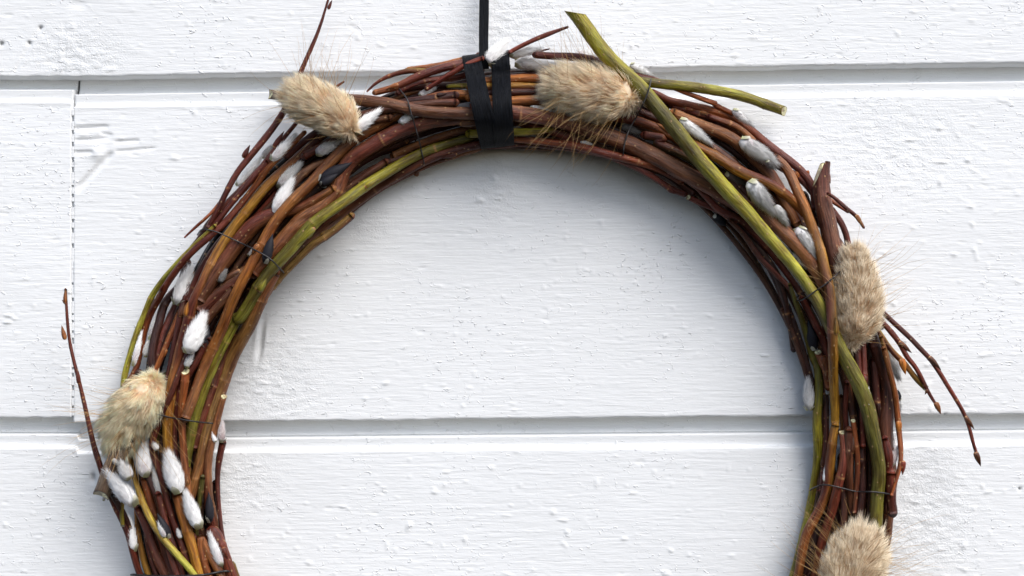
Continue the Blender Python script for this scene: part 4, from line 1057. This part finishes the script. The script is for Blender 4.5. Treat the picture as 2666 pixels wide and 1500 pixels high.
K = catkin
K('A 310,1215', 'A 485,1025', 80); K('A 55,1400', 'A 235,1185', 72, h=85); K('A 235,1190', 'A 330,1090', 55, 'grey', h=80)
K('D 770,245', 'D 850,150', 50); K('A 640,1160', 'A 815,1070', 90, 'grey'); K('A 920,1000', 'A 1118,838', 92, 'white', lift=4)
K('A 1270,930', 'A 1400,855', 70, 'white', lift=-8); K('A 1420,720', 'A 1540,665', 55, 'white', lift=-6)
K('D 1080,260', 'D 1250,75', 92, 'grey'); K('D 1055,450', 'D 1185,205', 105, lift=5); K('D 320,1145', 'D 415,880', 125, lift=3)
K('D 850,780', 'D 915,640', 48, 'grey', lift=-14); K('E 1125,495', 'E 1235,230', 140, lift=6, hair=1.3)
K('E 715,590', 'E 780,330', 50, h=70); K('E 800,520', 'E 850,380', 60, 'grey', h=60); K('E 840,390', 'E 900,190', 50, 'grey', h=60); K('E 1110,600', 'E 1160,500', 60, 'grey', lift=-20)
K('F 798,702', 'F 805,430', 128, lift=5, hair=1.2); K('F 1060,826', 'F 985,548', 142, lift=5, hair=1.3); K('F 735,925', 'F 525,668', 125, lift=4, hair=1.2)
K('F 695,720', 'F 625,605', 100, 'grey'); K('F 925,850', 'F 870,590', 75, 'grey', lift=-10); K('F 1212,1095', 'F 1112,830', 108, lift=4, hair=1.2)
K('F 1390,1385', 'F 1295,1135', 84); K('F 720,1265', 'F 680,1010', 78, h=95); K('F 1295,1045', 'F 1285,810', 66, 'black', lift=4)
K('F 985,1165', 'F 895,970', 74, 'black', lift=2); K('F 960,1160', 'F 905,1050', 50, 'grey', lift=-4); K('F 1378,442', 'F 1388,292', 64, 'pink', h=110); K('F 1335,440', 'F 1315,375', 34, 'white', h=120)
K('F 900,500', 'F 870,450', 50, 'grey'); K('F 1075,1170', 'F 1050,1100', 40, 'grey'); K('F 490,880', 'F 520,800', 30, 'grey', h=80)
K('D 985,830', 'D 1045,600', 76, 'black', lift=6); K('D 1390,205', 'D 1650,62', 96, 'black', lift=-6); K('D 1400,240', 'D 1540,150', 66, 'black', lift=-2)
K('E 1255,460', 'E 1290,290', 60, 'black', lift=-4); K('D 640,980', 'D 690,880', 50, 'dgrey'); K('E 560,1290', 'E 600,1330', 40, 'grey')
K('B 355,405', 'B 590,372', 88, lift=12); K('B 405,475', 'B 700,485', 112, 'white', lift=22)
K('B 840,430', 'B 1060,400', 90, h=70); K('B 1060,440', 'B 1110,440', 40, h=80); K('B 1275,490', 'B 1440,570', 70, h=120)
K('B 1650,900', 'B 1885,1085', 88, lift=10); K('B 1205,945', 'B 1360,1010', 70, 'dgrey', lift=0); K('B 1120,1160', 'B 1440,1258', 62, h=70); K('B 900,1075', 'B 985,1090', 38, 'grey')
K('B 520,810', 'B 700,840', 50, 'grey', lift=-6)
K('C 655,765', 'C 918,938', 128, lift=18, hair=1.2); K('C 720,1075', 'C 890,1300', 138, lift=20, hair=1.3); K('C 920,1260', 'C 1005,1400', 88, 'grey')
K('C 600,540', 'C 745,655', 66, h=70); K('G 505,265', 'G 655,510', 118, 'white', lift=4); K('G 470,455', 'G 610,600', 56, 'white', lift=-12); K('C 450,1140', 'C 580,1235', 50, 'white', h=70)
K('C 550,1010', 'C 680,1095', 80, 'dgrey', lift=-16); K('C 850,930', 'C 920,980', 60, 'dgrey'); K('C 460,1330', 'C 555,1420', 74, 'black', h=60)
K('G 905,470', 'G 860,430', 50, h=100); K('G 1140,1040', 'G 1165,950', 56, h=100); K('G 1175,1180', 'G 1270,1400', 100, h=75)
K('H 600,488', 'H 590,255', 88, 'grey', lift=4); K('H 1245,370', 'H 1255,540', 90, h=60); K('H 1215,910', 'H 1265,770', 62, 'pink', h=110)
K('H 715,1035', 'H 722,910', 34, h=90); K('H 1050,470', 'H 1045,320', 36, 'grey', lift=-10); K('H 740,370', 'H 738,330', 34, 'grey', lift=-8)
K('G 640,1195', 'G 590,960', 80, 'black', lift=-4); K('H 1265,420', 'H 1270,330', 56, 'black', h=70); K('H 1215,730', 'H 1228,580', 26, 'black', h=80); K('H 1240,800', 'H 1250,700', 50, h=80)

# ------------------------------------------------------------------ binding wire
wire('A 1240,630 1290,690 1335,755 1370,880 1410,1010 1440,1130 1465,1250')
wire('B 1440,580 1410,700 1345,845 1270,980 1232,1100 1222,1215')
wire('D 475,612 515,572 620,592 750,650 900,722 1020,792 1090,860 1130,902')
wire('E 640,900 800,930 930,960 1010,980 1200,1010 1370,1027')
wire('F 700,1440 900,1449 1090,1449 1250,1440 1400,1413 1488,1422', r=3.0)
wire('G 985,480 910,520 840,592 740,682 640,752 560,808 520,820 485,808')
wire('H 605,1092 640,1070 720,1050 850,1076 950,1100 1100,1105 1240,1125')

# ------------------------------------------------------------------ hare's tails
tufted('A 450,690 590,760 760,850 930,990', 330, 90, 'fluffy tan grass head at the upper left, beside the cut grey stick', 1,
       awn_len=(70, 200), awn_bias=(math.pi * 1.5, .35), prof=[(0, .35), (.12, .7), (.3, .92), (.55, 1.0), (.8, .95), (.93, .75), (1, .4)], lift=6)
tufted('B 635,640 800,665 1020,700 1200,725 1330,748', 390, 170, 'largest fluffy tan grass head, lying at the top right of the black ribbon', 2,
       awn_len=(90, 230), awn_bias=(math.pi * .5, .35), prof=[(0, .22), (.12, .55), (.3, .85), (.55, 1.0), (.8, .97), (.93, .78), (1, .4)], lift=10)
tufted('E 625,1210 625,1080 705,960 805,840 890,660', 375, 130, 'creamy bent grass head on the left arm of the wreath, above the thick cut stump', 3,
       awn_len=(80, 220), prof=[(0, .35), (.12, .62), (.3, .82), (.5, .95), (.75, 1.0), (.92, .82), (1, .4)], tone=1.12, lift=0)
tufted('G 920,420 950,570 965,760 955,950 910,1160', 350, 130, 'buff grass head on the outer right arm beside the fan of thin red twigs', 4,
       awn_len=(70, 210), prof=[(0, .22), (.12, .5), (.3, .72), (.55, .95), (.75, 1.0), (.92, .8), (1, .35)], tone=0.88, lift=6)
tufted('I 1310,1040 1260,1180 1200,1330 1150,1500 1120,1660 1110,1780', 520, 230, 'pale bristly grass head cut off by the lower right edge of the photo', 5, tile=.276,
       awn_len=(90, 230), prof=[(0, .25), (.1, .52), (.25, .75), (.5, .98), (.75, 1.0), (.92, .8), (1, .4)], tone=0.92, lift=8, dens=1.2)

# ------------------------------------------------------------------ black ribbon
RIB = empty('black_ribbon', 'black ribbon that hangs the wreath, looped twice around its top', 'ribbon', P(1260, -150, 0.004))
roff = np.array(RIB.location)
def band(name, pts2, hs, widths, thick=3.0, side_dir=None, parent=RIB):
    """flat band: centre points (photo px), heights (px), widths (px) ; the width runs along side_dir"""
    p = np.column_stack([pts2, hs, widths]); Q, ss = resample(p, 7.0)
    C3 = Pn(Q[:, 0], Q[:, 1], Q[:, 2] * S); n = len(Q)
    T = np.gradient(C3, axis=0); T /= np.linalg.norm(T, axis=1)[:, None]
    sd_ = np.array(side_dir or (1, 0, 0.0)); Sd = sd_[None] - T * (T @ sd_)[:, None]; Sd /= np.linalg.norm(Sd, axis=1)[:, None]
    Nn = np.cross(Sd, T); K = 11; g = np.random.default_rng(5)
    us = np.linspace(-1, 1, K); ridge = g.uniform(-1, 1, K) * 1.0
    ridge_v = np.array([np.convolve(g.uniform(-1, 1, n + 20), np.ones(9) / 9, 'valid')[:n] for _ in range(K)]).T * 5.0
    w_ = Q[:, 3:4] * 0.5 * S
    edge = np.where(np.abs(us) > .95, 0.6, 1.0)
    Vf = C3[:, None] + Sd[:, None] * (w_ * us[None])[:, :, None] + Nn[:, None] * ((thick * .5 * edge + ridge * .35 + ridge_v) * S)[:, :, None]
    Vb = C3[:, None] + Sd[:, None] * (w_ * us[None] * .98)[:, :, None] - Nn[:, None] * ((thick * .5 * edge)[None] * S)[:, :, None]
    V = np.concatenate([Vf, Vb[:, ::-1]], 1); M = 2 * K
    F = [(i * M + k, i * M + (k + 1) % M, (i + 1) * M + (k + 1) % M, (i + 1) * M + k) for i in range(n - 1) for k in range(M)]
    F.append((0, 0, 0, 0)); F.pop()
    tw = np.zeros((n, M, 3)); tw[:, :K, 0] = us * widths[0] * .5 * .15; tw[:, K:, 0] = us[::-1] * widths[0] * .5 * .15; tw[:, :, 2] = (ss * .15)[:, None]
    V = V.reshape(-1, 3)
    return mesh_obj(name, V - roff, [np.array(F)], M_RIB, parent, tw=tw.reshape(-1, 3))
band('hanging_strap', [(1262, -180), (1261, -60), (1260, 40), (1259, 110), (1260, 150), (1262, 180)], [30, 45, 62, 90, 110, 100], [24, 24, 25, 24, 24, 22], 3)
def around(xt, yt, xm, ym, xb, yb, wt, wb, lift):
    ys = np.linspace(0, 1, 14); pts = []; hs = []
    for t in ys:
        if t < .5: a = t * 2; x = xt + (xm - xt) * a; y = yt + (ym - yt) * a
        else: a = t * 2 - 1; x = xm + (xb - xm) * a; y = ym + (yb - ym) * a
        i, j = hf_idx(x, y); sup = HF[i - 3:i + 4, j - 8:j + 9].max()
        pts.append((x, y)); hs.append(sup)
    hs = np.array(hs); hs = np.array([hs[max(0, i - 1):i + 2].max() for i in range(14)]); hs = smooth1(hs, 5) + lift
    hs[0] *= .72; hs[-1] *= .72
    hs[1] *= .93; hs[-2] *= .93
    # behind
    bk = [((xb + (xt - xb) * t), (yb + 3 + (yt - yb - 6) * t)) for t in (0.02, .15, .5, .85, .98)]
    pts = [bk[-1]] + pts + bk[:4]
    hb = [30, 8, 4, 8]
    hs = [30] + list(hs) + hb
    wd = np.interp(np.linspace(0, 1, len(pts)), [0, .7, 1], [wt, wb, wb])
    return pts, hs, wd
def band_loop(name, *a):
    p_, h_, w_ = around(*a); return band(name, p_, h_, w_, 3.5, side_dir=(1, 0, 0.12))
band_loop('wrapped_band', 1226, 145, 1252, 270, 1278, 382, 46, 52, 6)
band_loop('wrapped_band', 1302, 135, 1307, 255, 1314, 378, 46, 50, 4)

catkin('B 195,490', 'B 325,335', 128, lift=30, hair=1.5, fat=.6)
